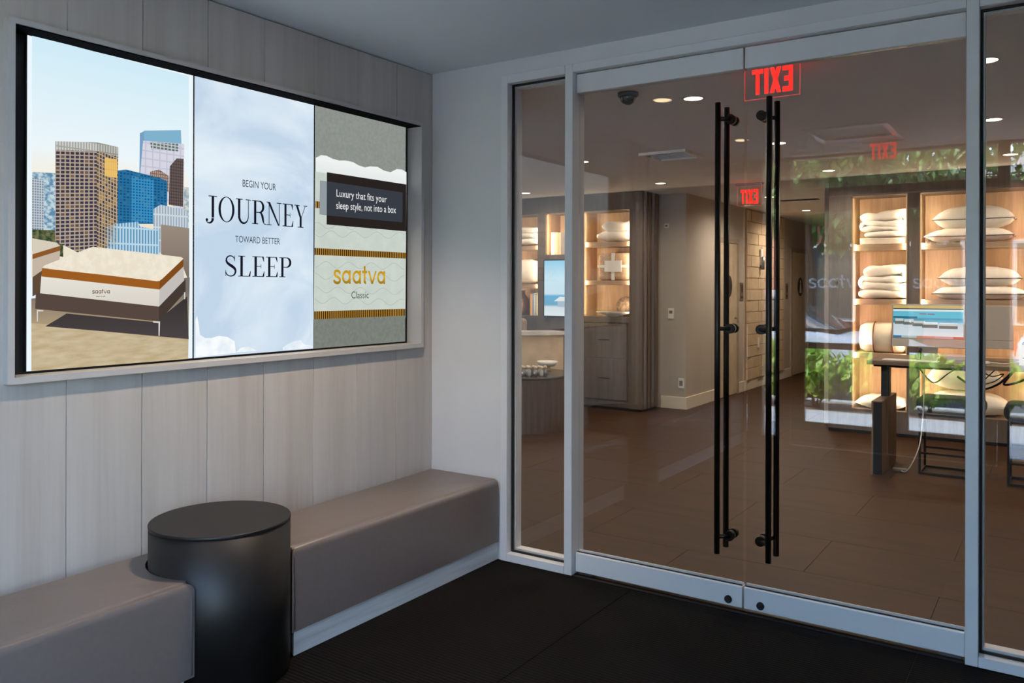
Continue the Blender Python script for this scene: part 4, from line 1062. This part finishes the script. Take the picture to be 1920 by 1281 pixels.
# area() maps local X to 'sx'; strips are tall in local Y
def shelf_unit(name, lab, X0, X1, bays, shelf_z, z_bot, plinth_mat, panel_mat):
    """built-in with open bays; bays = [(x0, x1, zb, zt, shelves)]"""
    t = thing(name, lab, 'shelving', ((X0 + X1) / 2, YW + SD / 2, 0))
    return t
# ---------- right unit
ru = thing('display_shelving', 'built-in oak shelving with lit bays of pillows behind the desk', 'shelving', (2.3, 5.17, 0))
RX0, RX1, RZB, RZT = .933, 4.3, .235, 2.29
RB = [(1.147, 1.64), (1.74, 2.78), (2.88, 3.9)]
MB().box(RX0, RX1, YW + .02, YW + SD + .06, 0.0, .03).build('toe_kick', M_BLACK, ru)
MB().box(RX0, RX1, YW, YW + SD + .06, .03, RZB).build('plinth', M_TAUPEW, ru)
MB().box(RX0, RX1, YW, YW + SD + .06, RZT, SZ - .002).build('header_panel', M_TAUPEW, ru)
xs = [RX0] + [v for q in RB for v in q] + [RX1]
for i in range(0, len(xs), 2):
    MB().box(xs[i], xs[i + 1], YW, YW + SD + .06, RZB, RZT).build('upright', M_TAUPEW, ru)
for (a, c) in RB:
    MB().box(a, c, YW + SD, YW + SD + .06, RZB, RZT).build('back_panel', M_OAK, ru)
    MB().box(a, a + .008, YW + .004, YW + SD, RZB, RZT).build('side_lining', M_OAK, ru)
    MB().box(c - .008, c, YW + .004, YW + SD, RZB, RZT).build('side_lining', M_OAK, ru)
    for (z0, z1) in ((1.765, 1.822), (1.242, 1.295), (.724, .776)):
        MB().box(a + .008, c - .008, YW + .035, YW + SD, z0, z1).build('shelf', M_OAKX, ru)
    led_pair(ru, a + .008, c - .008, RZB, RZT, 6.5 if c - a < .6 else 10.0)
# ---------- left unit
lu = thing('display_cabinet', 'built-in oak cabinet with lit niches, drawers and a screen at the left', 'cabinet', (-2.2, 5.2, 0))
LX0, LX1 = -3.6, -1.065
LBays = [(-1.82, -1.225, 1.065, 2.287, ((1.872, 1.927), (1.43, 1.481))), (-2.335, -1.925, 1.792, 2.287, ()), (-3.0, -2.447, 1.055, 2.287, ((1.86, 1.91), (1.39, 1.438)))]
LD = .44
MB().box(LX0, LX1 - .02, YW + .02, YW + LD, 0.0, .03).build('toe_kick', M_BLACK, lu)
MB().box(LX0, LX1, YW, YW + LD, 2.287, SZ - .002).build('header_panel', M_TAUPEW, lu)
MB().box(-1.225, LX1, YW, YW + LD, .03, 2.287).build('end_panel', M_TAUPEW, lu)
MB().box(-1.925, -1.82, YW, YW + LD, .03, 2.287).build('upright', M_TAUPEW, lu)
MB().box(-2.447, -2.335, YW, YW + LD, .03, 2.287).build('upright', M_TAUPEW, lu)
MB().box(LX0, -3.0, YW, YW + LD, .03, 2.287).build('upright', M_TAUPEW, lu)
MB().box(-2.335, -1.925, YW, YW + LD, .03, 1.792).build('screen_panel', M_TAUPEW, lu)
MB().box(-1.82, -1.225, YW + .02, YW + LD, .03, 1.0).build('drawer_carcass', M_TAUPEW, lu)
MB().box(-1.82, -1.225, YW + .0, YW + LD, 1.0, 1.065).build('counter', M_TAUPEW, lu)
MB().box(-3.0, -2.447, YW, YW + LD, .03, 1.055).build('lower_panel', M_TAUPEW, lu)
for (z0, z1, hz) in ((.116, .584, .36), (.590, .985, .80)):
    d = MB().box(-1.818, -1.258, YW - .002, YW + .02, z0, z1, .002, 1).build('drawer', M_TAUPEW, lu)
    MB().tube([(-1.60, YW - .002, hz), (-1.60, YW - .03, hz), (-1.475, YW - .03, hz), (-1.475, YW - .002, hz)], .006, 8).build('pull', M_BRONZE, d)
for (a, c, z0, z1, shv) in LBays:
    MB().box(a, c, YW + SD, YW + LD, z0, z1).build('back_panel', M_OAK, lu)
    MB().box(a, a + .006, YW + .004, YW + SD, z0, z1).build('side_lining', M_OAK, lu)
    for (s0, s1) in shv: MB().box(a + .006, c, YW + .035, YW + SD, s0, s1).build('shelf', M_OAKX, lu)
    led_pair(lu, a + .006, c, z0, z1, 3.2 if z1 - z0 > .6 else 1.6)
for k in range(4):    # upright fins on the end of the cabinet
    MB().box(LX1, LX1 + .018, YW + .03 + k * .10, YW + .08 + k * .10, .03, SZ - .004, .004, 1).build('fin', M_TAUPEW, lu)
t = thing('wall_screen', 'small portrait screen showing a bed by the sea, left of the doors', 'screen', (-2.13, 4.985, 1.046))
MB().box(-2.349, -1.91, 4.975, 4.999, 1.046, 1.734, .003, 1).build('bezel', M_BLACK, t)
sp = MB().poly([(-2.335, 4.9745, 1.06), (-1.924, 4.9745, 1.06), (-1.924, 4.9745, 1.72), (-2.335, 4.9745, 1.72)]).build('lit_picture', emit_ramp('pic_sea', [(0, (226, 236, 240)), (.16, (214, 226, 232)), (.2, (110, 168, 196)), (.36, (96, 176, 216)), (.40, (206, 230, 240)), (.7, (206, 236, 248)), (1, (150, 210, 240))], 'z', .014, .674), t)
MB().poly([(-2.15, 4.974, 1.17), (-1.93, 4.974, 1.16), (-1.93, 4.974, 1.26), (-2.15, 4.974, 1.24)]).build('picture_bed', emit('pic_sbed', (170, 190, 206)), sp)
MB().poly([(-2.2, 4.9738, 1.235), (-1.93, 4.9738, 1.24), (-1.93, 4.9738, 1.28), (-2.12, 4.9738, 1.29)]).build('picture_mattress', emit('pic_smat', (232, 236, 236)), sp)

# ---------- soft goods
def pillow_mesh(b, c, size, sag=.15, seed=0, rot=None, n=22, pw=2.6, wr=.006):
    """a stuffed pillow: two domed faces meeting in a seam; corners drawn out"""
    sx, sy, sz = size[0] / 2, size[1] / 2, size[2] / 2; c = Vector(c)
    def P(u, v, s):
        e = max(0.0, (1 - abs(u) ** pw) * (1 - abs(v) ** pw)) ** .48
        k = 1 - .07 * (1 - abs(u) ** 2) * abs(v) ** 3
        kx = 1 - .05 * (1 - abs(v) ** 2) * abs(u) ** 3
        w = noise.noise(Vector((u * 3.1 + seed * 7.3, v * 3.7, s * 2.0))) * wr * 2 + noise.noise(Vector((u * 9 + seed, v * 9, s))) * wr * .8
        z = s * e * sz + w * (e ** .5) - sag * sz * (1 - e) * (1 if s > 0 else .2)
        p = Vector((u * sx * kx, v * sy * k, z))
        return c + (rot @ p if rot else p)
    for s in (1, -1):
        g_ = [[None] * (n + 1) for _ in range(n + 1)]
        for i in range(n + 1):
            for j in range(n + 1):
                u, v = math.sin((i / n - .5) * math.pi), math.sin((j / n - .5) * math.pi)
                g_[i][j] = b.bm.verts.new(P(u, v, s))
        for i in range(n):
            for j in range(n):
                q = (g_[i][j], g_[i + 1][j], g_[i + 1][j + 1], g_[i][j + 1]); f = b.bm.faces.new(q if s > 0 else q[::-1]); f.smooth = True
    rim = []
    for k in range(4 * n):
        t_ = k / n; i = int(t_) ; f_ = math.sin((t_ - i - .5) * math.pi)
        u, v = [(f_, -1), (1, f_), (-f_, 1), (-1, -f_)][i]; rim.append(P(u, v, 1))
    return rim
def pillow(lab, c, size, seed, mat=None, group='pillows on the lit shelves', rot=None, piping=True, name='pillow'):
    t = thing(name, lab, 'pillow', (c[0], c[1], c[2] - size[2] / 2), group=group)
    b = MB(); rim = pillow_mesh(b, c, size, seed=seed, rot=rot); bmesh.ops.remove_doubles(b.bm, verts=b.bm.verts[:], dist=1e-5)
    b.build('stuffed_cover', mat or M_LINEN, t)
    if piping: MB().tube(rim, .0045, 6, True).build('piping', M_PIPING, t)
    return t
def folded(lab, x0, x1, yc, z0, folds, depth, mat=None, name='folded_duvet', cat='duvet', group=None, seed=1):
    """soft bedding folded to and fro: a thick rounded strip swept along a serpentine; folds=[(thickness, inset left, inset right)]"""
    t = thing(name, lab, cat, ((x0 + x1) / 2, yc, z0), group=group)
    path = []; z = z0
    for k, (th, il, ir) in enumerate(folds):
        a, c = x0 + il + th * .42, x1 - ir - th * .42; n = 14; zc = z + th / 2
        xs_ = [a + (c - a) * i / n for i in range(n + 1)]
        if k % 2: xs_ = xs_[::-1]
        path += [(x, zc + .010 * math.sin(seed * 2.3 + k * 1.7 + (x - x0) * 9) * (1 if k else .3), th) for x in xs_]
        if k + 1 < len(folds):
            s_ = -1 if k % 2 else 1; xe = xs_[-1]; th2 = folds[k + 1][0]; zn = z + th * .92 + th2 / 2
            xn = (x1 - folds[k + 1][2] - th2 * .42) if s_ > 0 else (x0 + folds[k + 1][1] + th2 * .42)
            for i in range(1, 8):
                ph = math.pi * i / 8
                path.append((xe + (xn - xe) * i / 8 + s_ * th * .34 * math.sin(ph), zc + (zn - zc) * (1 - math.cos(ph)) / 2, th + (th2 - th) * i / 8))
        z += th * .92
    b = MB(); rings = []; m_ = 26; N = len(path)
    for i, (x, zc, th) in enumerate(path):
        p, q = path[max(0, i - 1)], path[min(N - 1, i + 1)]
        tx, tz = q[0] - p[0], q[1] - p[1]; l = math.hypot(tx, tz) or 1; nx, nz_ = -tz / l, tx / l
        e_ = min(1, (min(i, N - 1 - i) + .6) / 3.0) ** .5
        row = []
        for j in range(m_):
            ph = 2 * math.pi * j / m_; cu, su = math.cos(ph), math.sin(ph)
            uy = math.copysign(abs(cu) ** .45, cu); un = math.copysign(abs(su) ** .8, su)
            w = noise.noise(Vector((x * 9 + seed * 3.7, uy * 2.0, zc * 14))) * .016 + noise.noise(Vector((x * 34 + seed, uy * 5, zc * 40))) * .005
            h = th * .54 * e_ * un + w * un
            row.append(b.bm.verts.new((x + nx * h, yc + uy * (depth / 2 + w), zc + nz_ * h)))
        rings.append(row)
    for p, q in zip(rings, rings[1:]):
        for j in range(m_):
            f = b.bm.faces.new((p[j], p[(j + 1) % m_], q[(j + 1) % m_], q[j])); f.smooth = True
    b.bm.faces.new(rings[0][::-1]); b.bm.faces.new(rings[-1])
    zmin = min(v.co.z for v in b.bm.verts)
    for v in b.bm.verts: v.co.z += z0 + .0005 - zmin
    bmesh.ops.recalc_face_normals(b.bm, faces=b.bm.faces[:])
    b.build('soft_layers', mat or M_LINEN, t)
    return t
yb = YW + .18
# bay 1
t = thing('gift_box', 'flat white box under the folded duvet on the top shelf', 'box', (1.40, yb, 1.823))
MB().box(1.215, 1.61, YW + .045, YW + .30, 1.823, 1.875, .003, 1).build('box_body', M_REDPAPER, t)
MB().box(1.213, 1.612, YW + .043, YW + .302, 1.868, 1.882, .002, 1).build('lid', M_REDPAPER, t)
folded('white folded duvet on the top shelf of the narrow lit bay', 1.175, 1.632, yb, 1.882, [(.058, .05, .0), (.055, .04, .01), (.060, .05, .0), (.090, .0, .0)], .26, group='folded duvets on the narrow bay shelves', seed=2)
folded('white duvet folded in three on the second shelf of the narrow bay', 1.165, 1.632, yb, 1.2955, [(.085, .0, .0), (.080, .05, .0), (.070, .06, .01), (.095, .04, .0)], .27, group='folded duvets on the narrow bay shelves', seed=5)
t = thing('blanket_roll', 'cream blanket bundle with tan leather straps on the third shelf', 'blanket', (1.40, yb, .7765))
b = MB(); n = 30
prof = [(.055, 0), (.118, .012), (.140, .05), (.145, .12), (.145, .33), (.138, .39), (.115, .41), (.055, .42)]
rows = []
for r_, xx in prof:
    rows.append([b.bm.verts.new((1.192 + xx, yb + r_ * .92 * math.cos(6.2832 * i / n), .776 + .146 + r_ * math.sin(6.2832 * i / n) + .003 * math.sin(i * 2.1))) for i in range(n)])
for p_, q_ in zip(rows, rows[1:]):
    for i in range(n): f = b.bm.faces.new((p_[i], q_[i], q_[(i + 1) % n], p_[(i + 1) % n])); f.smooth = True
b.bm.faces.new(rows[0]); b.bm.faces.new(rows[-1][::-1]); b.build('rolled_fabric', M_CREAM, t)
for xx in (1.33, 1.50):
    MB().tube([(xx, yb + .139 * math.cos(a * .2094), .9225 + .150 * math.sin(a * .2094)) for a in range(30)], .006, 6, True).build('strap', M_LEATHERTAN, t)
pillow('flat white pillow on the bottom of the narrow bay', (1.40, yb, .300), (.46, .27, .13), 3, piping=False)
# bay 2
pillow('upper plump pillow of the top shelf pair', (2.17, yb + .01, 2.050), (.66, .25, .22), 11)
pillow('lower flat pillow of the top shelf pair', (2.135, yb, 1.890), (.72, .27, .14), 12)
pillow('upper pillow of the second shelf pair', (2.22, yb + .01, 1.505), (.66, .25, .19), 13)
pillow('lower pillow of the second shelf pair', (2.22, yb, 1.360), (.76, .27, .135), 14)
pillow('big pillow seen under the desk, upper of the bottom stack', (2.10, yb, .590), (.60, .26, .26), 15, M_CREAM, piping=False)
pillow('flat pillow at the bottom of the stack under the desk', (2.12, yb, .345), (.70, .28, .22), 16, M_CREAM, piping=False)
pillow('pillow on the right bay top shelf at the picture edge', (3.3, yb, 1.93), (.66, .26, .20), 17)
# left cabinet goods
folded('rolled white duvet on the upper shelf of the left niche', -1.72, -1.24, yb, 1.9275, [(.11, .0, .0), (.12, .06, .0)], .24, group='duvets in the left cabinet', seed=8)
t = thing('blanket_pack', 'square blanket pack with ribbon and paper label in the left niche', 'blanket', (-1.45, yb, 1.4815))
MB().box(-1.66, -1.245, YW + .05, YW + .29, 1.4815, 1.80, .05, 4).build('folded_fabric', plain('beige_knit', (176, 146, 118), .95, noise_amt=.12, scale=(50, 50, 50), bump=.3), t, smooth=True)
MB().box(-1.475, -1.435, YW + .046, YW + .055, 1.485, 1.797).box(-1.655, -1.25, YW + .046, YW + .055, 1.63, 1.66).build('ribbon', M_WHITEP, t)
MB().box(-1.56, -1.345, YW + .038, YW + .046, 1.58, 1.71).build('paper_label', M_WHITEP, t)
t = thing('stone_sphere', 'mottled stone sphere standing in the left niche', 'ornament', (-1.38, yb + .06, 1.0655))
MB().lathe([(.115 * math.sin(math.pi * (k + .02) / 20.04), .115 - .115 * math.cos(math.pi * (k + .02) / 20.04)) for k in range(21)], (-1.38, yb + .06, 1.0655), 32).build('sphere', plain('mottled_stone', (150, 124, 98), .6, noise_amt=.3, scale=(30, 30, 30), bump=.3), t)
MB().lathe([(.035, 0), (.04, .004), (.03, .008)], (-1.38, yb + .06, 1.0652), 24).build('foot', M_BRONZE, t)
t = thing('shallow_bowl', 'shallow white dish on the counter of the left niche', 'bowl', (-1.455, YW + .075, 1.0655))
MB().lathe([(.06, 0), (.07, .006), (.17, .030), (.235, .052), (.232, .056), (.165, .037), (.06, .016), (.002, .014)], (-1.455, YW + .075, 1.0655), 40).build('dish', M_WHITEP, t).scale = (1, .33, 1)
folded('folded white blanket on the upper shelf at the far left', -2.97, -2.46, yb, 1.9105, [(.08, 0, 0), (.08, .01, 0), (.08, .02, 0)], .25, name='folded_blanket', cat='blanket', seed=21)
pillow('upright pillow with tan trim on the middle shelf at the far left', (-2.70, yb, 1.60), (.48, .20, .30), 22, M_LINEN, 'pillows in the left cabinet', piping=False)
def book_row(x, z, specs, y0, tag_text):
    for k, (w, h, col, lab) in enumerate(specs):
        t = thing('book', lab, 'book', (x + w / 2, y0 + .09, z), group=tag_text)
        MB().box(x, x + w, y0, y0 + .17, z, z + h, .002, 1).build('cover', plain('book_' + str(col), col, .6), t)
        MB().box(x + .003, x + w - .003, y0 + .004, y0 + .168, z + h - .0005, z + h + .001).build('page_block', M_WHITEP, t)
        x += w + .001
book_row(-2.30, 1.7925, [(.055, .27, (232, 216, 190), 'thick cream book, first in the niche above the screen'), (.04, .27, (214, 180, 132), 'tan book, second in the niche above the screen'), (.045, .265, (196, 170, 140), 'beige book, third in the niche above the screen'),
                        (.05, .268, (150, 140, 132), 'grey book, fourth in the niche above the screen'), (.05, .27, (92, 84, 78), 'dark grey book, fifth in the niche above the screen'), (.045, .262, (170, 154, 136), 'taupe book, last in the niche above the screen')], YW + .07, 'books above the small screen')
book_row(-2.60, 1.0555, [(.03, .26, (196, 150, 90), 'ochre book beside the vase'), (.04, .27, (110, 120, 140), 'blue-grey book beside the vase'), (.03, .25, (90, 92, 96), 'charcoal book beside the vase'), (.035, .28, (206, 176, 110), 'yellow book, nearest the cabinet upright')], YW + .07, 'books beside the vase')
t = thing('vase', 'tan ceramic vase at the bottom of the far left niche', 'vase', (-2.80, yb, 1.0555))
MB().lathe([(.05, 0), (.085, .03), (.10, .12), (.09, .20), (.05, .26), (.045, .29), (.055, .30), (.045, .298), (.04, .26)], (-2.80, yb, 1.0555), 32).build('body', plain('tan_ceramic', (150, 112, 84), .5), t)
MB().lathe([(.056, .298), (.058, .303), (.052, .305), (.046, .30)], (-2.80, yb, 1.0555), 32, False).build('rim', plain('tan_ceramic', (150, 112, 84), .5), t)
# reception counter, chair and drum table seen through the narrow side pane
t = thing('reception_counter', 'cream curved counter seen through the narrow side pane', 'counter', (-2.4, 4.3, 0))
def arc_slab(cx, cy, r0, r1, a0, a1, n=28):
    o_ = [(cx + r1 * math.cos(math.radians(a0 + (a1 - a0) * i / n)), cy + r1 * math.sin(math.radians(a0 + (a1 - a0) * i / n))) for i in range(n + 1)]
    i_ = [(cx + r0 * math.cos(math.radians(a1 + (a0 - a1) * i / n)), cy + r0 * math.sin(math.radians(a1 + (a0 - a1) * i / n))) for i in range(n + 1)]
    return o_ + i_
MB().prism(arc_slab(-2.6, 4.76, .95, 1.05, -100, -27), 0, .885).build('front_panel', plain('cream_plaster', (208, 186, 160), .7), t)
MB().prism(arc_slab(-2.6, 4.76, .80, 1.07, -100, -27), .8855, .925).build('worktop', plain('white_gloss_top', (226, 222, 216), .2), t)
t = thing('lounge_chair', 'beige upholstered chair back behind the cream counter', 'chair', (-2.72, 4.62, 0))
MB().box(-2.98, -2.46, 4.72, 4.82, .40, 1.03, .045, 4).build('backrest', plain('beige_upholstery', (150, 132, 112), .9), t, smooth=True)
MB().box(-2.98, -2.46, 4.30, 4.74, .36, .46, .04, 4).build('seat', plain('beige_upholstery', (150, 132, 112), .9), t, smooth=True)
for (x, y) in ((-2.94, 4.34), (-2.50, 4.34), (-2.94, 4.76), (-2.50, 4.76)): MB().cyl((x, y, 0), (x, y, .37), .014, n=12).build('leg', M_BRONZE, t)
t = thing('drum_coffee_table', 'dark ribbed wooden drum table behind the narrow side pane', 'table', (-1.68, 3.5, 0))
b = MB(); N = 96; prev = None
ro = [(.5 + (.003 if i % 2 else -.003)) for i in range(N)]
lo = [b.bm.verts.new((-1.68 + ro[i] * math.cos(6.28319 * i / N), 3.5 + ro[i] * math.sin(6.28319 * i / N), .0)) for i in range(N)]
hi = [b.bm.verts.new((-1.68 + ro[i] * math.cos(6.28319 * i / N), 3.5 + ro[i] * math.sin(6.28319 * i / N), .515)) for i in range(N)]
for i in range(N): b.bm.faces.new((lo[i], lo[(i + 1) % N], hi[(i + 1) % N], hi[i]))
b.bm.faces.new(lo[::-1]); b.bm.faces.new(hi); b.build('drum_body', M_WALNUT, t)
MB().lathe([(.505, .5155), (.51, .519), (.51, .535), (.505, .539)], (-1.68, 3.5, 0), 72).build('table_top', plain('dark_stone_top', (52, 48, 46), .25), t)
BP = on_z(1026, 695, .54)
t = thing('footed_bowl', 'white footed bowl on the dark drum table', 'bowl', (BP.x, BP.y, .539))
MB().lathe([(.04, 0), (.038, .01), (.03, .03), (.03, .04)], (BP.x, BP.y, .5392), 32).build('foot', plain('pale_wood_foot', (196, 160, 110), .6), t)
MB().lathe([(.03, .04), (.07, .046), (.10, .07), (.108, .098), (.104, .098), (.094, .074), (.06, .055), (.002, .052)], (BP.x, BP.y, .5392), 40).build('dish', M_WHITEP, t)
BQ = on_z(991, 706, .54)
for iy in range(2):
    for ix in range(5):
        x, y = BQ.x - .11 + ix * .05 + iy * .01, BQ.y - .03 + iy * .055 + ix * .03
        t = thing('glass_bottle', '', 'bottle', (x, y, .539), group='small stoppered glass bottles on the drum table')
        t['label'] = 'small clear bottle with pale stopper, one of a cluster on the drum table'
        MB().lathe([(.017, 0), (.021, .004), (.021, .05), (.010, .062), (.010, .072)], (x, y, .5392), 16).build('bottle_body', M_STEEL if (ix + iy) % 2 else plain('clear_glass_body', (176, 176, 172), .08, spec=.8), t)
        MB().lathe([(.010, .072), (.017, .078), (.018, .092), (.010, .100)], (x, y, .5392), 14).build('stopper', M_REDPAPER, t)

# ---------- desk group
dk = thing('standing_desk', 'brown wood sit-stand desk with black leg and panel foot', 'desk', (2.4, 3.55, 0))
DZ = .855
MB().box(1.62, 3.32, 3.20, 3.92, DZ - .032, DZ, .002, 1).build('desk_top', M_DESK, dk)
for xx in (1.70, 3.22):
    MB().box(xx - .045, xx + .60 if xx < 2 else xx + .045, 3.28, 3.36, DZ - .052, DZ - .033, .004, 1).build('bracket', M_BLACK, dk)
    MB().box(xx - .03, xx + .03, 3.50, 3.59, .55, DZ - .033, .004, 1).build('lift_column', M_BLACK, dk)
    pf = MB().box(xx - .037, xx + .037, 3.152, 3.79, 0, .555, .002, 1).build('panel_foot', wood('panel_foot_wood', (104, 84, 66), (128, 106, 86), 'z'), dk)
    MB().box(xx - .022, xx + .037, 3.149, 3.1535, .006, .547).build('black_edge', M_BLACK, pf)
MB().tube([(1.80, 3.32, DZ - .045), (1.90, 3.32, DZ - .045), (1.945, 3.33, DZ - .035), (1.962, 3.34, DZ + .0), (1.962, 3.36, DZ + .055), (1.962, 3.405, DZ + .085)], .013, 10).build('monitor_arm', M_BRONZE, dk)
def monitor(lab, x, y, z0, w, h, facing, pic_=True):
    """thin all-in-one computer with a deep chin, on a bent foot; facing -1 looks at -y"""
    t = thing('desktop_computer', lab, 'computer', (x, y, DZ), group='computers on the desk')
    chin = .062
    sc_ = MB().box(x - w / 2, x + w / 2, y - .007, y + .007, z0 + chin, z0 + h, .004, 2).build('screen_case', M_SILVER, t)
    MB().box(x - w / 2, x + w / 2, y - .007, y + .007, z0, z0 + chin, .004, 2).build('chin', M_SILVER, t)
    MB().box(x - .065, x + .065, y - facing * .02 - .004, y - facing * .02 + .004, DZ + .004, z0 + h * .45, .002, 1).box(x - .065, x + .065, y - .09, y + .09, DZ + .0005, DZ + .006, .002, 1).build('stand', M_SILVER, t)
    if pic_:
        f = y + facing * .0078; e = .012
        def zz(v): return z0 + chin + e * .6 + v * (h - chin - e * 1.4)
        def xx(u): return x - w / 2 + e + u * (w - 2 * e)
        lp = MB().poly([(xx(0), f, zz(0)), (xx(1), f, zz(0)), (xx(1), f, zz(1)), (xx(0), f, zz(1))]).build('lit_picture', emit_ramp('pic_desk', [(0, (222, 232, 236)), (.44, (206, 220, 228)), (.47, (60, 130, 160)), (.60, (90, 170, 196)), (.62, (110, 196, 216)), (1, (96, 190, 216))], 'z', z0 + chin - DZ, z0 + h - DZ), t)
        def q(n, u0, u1, v0, v1, mat, l=1): MB().poly([(xx(u0), f + facing * .0004 * l, zz(v0)), (xx(u1), f + facing * .0004 * l, zz(v0)), (xx(u1), f + facing * .0004 * l, zz(v1)), (xx(u0), f + facing * .0004 * l, zz(v1))]).build(n, mat, lp)
        q('browser_bar', 0, 1, .91, 1, emit('pic_bar', (214, 184, 110))); q('browser_rule', 0, 1, .88, .91, emit('pic_rule', (60, 70, 78)))
        q('browser_page', 0, 1, .82, .88, emit('pic_page', (226, 236, 238)))
        q('dock', 0, .12, .0, .065, emit('pic_dock', (60, 120, 170))); q('dock', .12, .34, .0, .065, emit('pic_dock2', (170, 196, 196))); q('dock', .34, .6, 0, .065, emit('pic_dock3', (210, 130, 110))); q('dock', .6, .86, 0, .065, emit('pic_dock4', (206, 150, 150))); q('dock', .86, 1, 0, .065, emit('pic_dock5', (196, 90, 60)))
        for (u0, u1, v0) in ((.02, .15, .44), (.15, .30, .42), (.28, .46, .38), (.42, .64, .34), (.66, .92, .32)):
            q('pictured_bed', u0, u1, v0 - .02, v0 + .07, emit('pic_pbase', (110, 116, 112)), 2); q('pictured_bed', u0 + .01, u1, v0 + .07, v0 + .15, emit('pic_pmat', (206, 214, 208)), 2)
        q('pictured_mountain', 0, .35, .60, .66, emit('pic_mtn', (50, 110, 140)), 2)
        q('heading', .38, .48, .73, .75, emit('pic_head', (170, 40, 50)), 2); q('heading', .50, .60, .73, .75, emit('pic_head', (170, 40, 50)), 2)
    return t
mo = monitor('silver desktop computer facing the entrance with a lit web page', 2.01, 3.42, .955, .50, .325, -1)
mo2 = monitor('second desktop computer seen from behind beside the mullion', 2.30, 3.72, .945, .50, .325, 1, False)
t = thing('keyboard', 'slim white keyboard on the desk', 'keyboard', (1.90, 3.27, DZ))
MB().box(1.72, 2.10, 3.24, 3.34, DZ + .0005, DZ + .009, .003, 2).build('case', M_WHITEP, t)
MB().box(1.73, 2.09, 3.25, 3.33, DZ + .009, DZ + .011).build('key_field', M_WHITEP, t)
t = thing('computer_mouse', 'small silver mouse on the desk right of the mullion', 'mouse', (2.40, 3.32, DZ))
MB().lathe([(.03, 0.0005), (.032, .008), (.025, .018), (.012, .024), (.001, .025)], (2.40, 3.32, DZ), 24).build('shell', M_SILVER, t)
t = thing('tent_card', 'white tent card with dark round mark at the right edge of the desk', 'card', (2.68, 3.40, DZ))
tc_ = MB()
tc_.poly([(2.60, 3.36, DZ + .001), (2.76, 3.36, DZ + .001), (2.76, 3.41, DZ + .19), (2.60, 3.41, DZ + .19)]).poly([(2.60, 3.46, DZ + .001), (2.76, 3.46, DZ + .001), (2.76, 3.4105, DZ + .19), (2.60, 3.4105, DZ + .19)])
cf = tc_.build('folded_card', M_WHITEP, t); sdm = cf.modifiers.new('card', 'SOLIDIFY'); sdm.thickness = .0015
MB().poly([(2.64 + .025 * math.cos(a * .3927), 3.3985 , DZ + .15 + .018 * math.sin(a * .3927)) for a in range(16)]).build('dark_mark', M_BLACK, t)
for k in range(3): MB().poly([(2.62, 3.372 + k * .009, DZ + .05 + k * .025), (2.70, 3.372 + k * .009, DZ + .05 + k * .025), (2.70, 3.373 + k * .009, DZ + .056 + k * .025), (2.62, 3.373 + k * .009, DZ + .056 + k * .025)]).build('print_line', M_GREYP, t)
def cord(lab, pts, r, mat, plug=None):
    t = thing('extension_cord', lab, 'cord', pts[0]); sm = []
    P = [Vector(p) for p in pts]
    for i in range(len(P) - 1):
        a = P[max(0, i - 1)]; b0 = P[i]; c0 = P[i + 1]; d = P[min(len(P) - 1, i + 2)]
        for j in range(8):
            s = j / 8; sm.append(.5 * ((2 * b0) + (c0 - a) * s + (2 * a - 5 * b0 + 4 * c0 - d) * s * s + (3 * b0 - a - 3 * c0 + d) * s ** 3))
    sm.append(P[-1]); MB().tube(sm, r, 7).build('cable', mat, t)
    if plug: MB().box(plug[0] - .05, plug[0] + .05, plug[1] - .03, plug[1] + .03, .0005, .022, .006, 2).build('plug_block', M_GREYP, t)
cord('thin grey cord dropping from the desk to a floor plug', [(2.00, 3.30, DZ - .037), (2.00, 3.30, .62), (1.99, 3.30, .40), (1.98, 3.22, .24), (1.93, 3.22, .10), (1.87, 3.34, .015), (1.82, 3.40, .012)], .004, M_WHITEP, (1.82, 3.41))
cord('black cable loop hanging under the desk left part', [(1.93, 3.5, DZ - .034), (1.97, 3.46, .76), (2.05, 3.44, .69), (2.14, 3.46, .76), (2.22, 3.5, DZ - .034)], .005, M_BLACK)
cord('thick black cable bundle hanging under the desk by the mullion', [(2.20, 3.5, .74), (2.34, 3.46, .66), (2.46, 3.46, .70), (2.56, 3.5, .80), (2.50, 3.5, .70), (2.62, 3.48, .74), (2.70, 3.5, DZ - .034)], .008, M_BLACK)
cord('tangled dark cable under the desk right of the mullion', [(2.32, 3.5, DZ - .034), (2.42, 3.46, .76), (2.50, 3.46, .78), (2.44, 3.48, .72), (2.36, 3.48, .70), (2.46, 3.5, DZ - .034)], .004, M_BLACK)
cord('white cord lying across the desk', [(2.36, 3.5, DZ + .012), (2.44, 3.42, DZ + .006), (2.52, 3.40, DZ + .006), (2.60, 3.46, DZ + .02)], .003, M_WHITEP)
def stool(x0, x1, y0, y1, lab):
    t = thing('bench_stool', lab, 'stool', ((x0 + x1) / 2, (y0 + y1) / 2, 0), group='black framed stools at the desk')
    s = .016; zt = .455
    for (x, y) in ((x0, y0), (x1 - s, y0), (x0, y1 - s), (x1 - s, y1 - s)): MB().box(x, x + s, y, y + s, 0, zt, .001, 1).build('leg', M_BLACK, t)
    b = MB()
    for z in (.0, .15, zt - s):
        for y in (y0, y1 - s): b.box(x0 + s, x1 - s, y, y + s, z + .001, z + s)
        if z != .15:
            for x in (x0, x1 - s): b.box(x, x + s, y0 + s, y1 - s, z + .001, z + s)
    b.build('rails', M_BLACK, t)
    MB().box(x0 - .025, x1 + .025, y0 - .02, y1 + .02, zt, zt + .125, .055, 5).build('seat_cushion', M_CUSH, t, smooth=True)
stool(1.95, 2.36, 3.40, 3.70, 'dark green cushioned black stool seen through the right glass door')
stool(2.53, 2.94, 3.33, 3.63, 'dark green cushioned black stool seen in the right side pane')
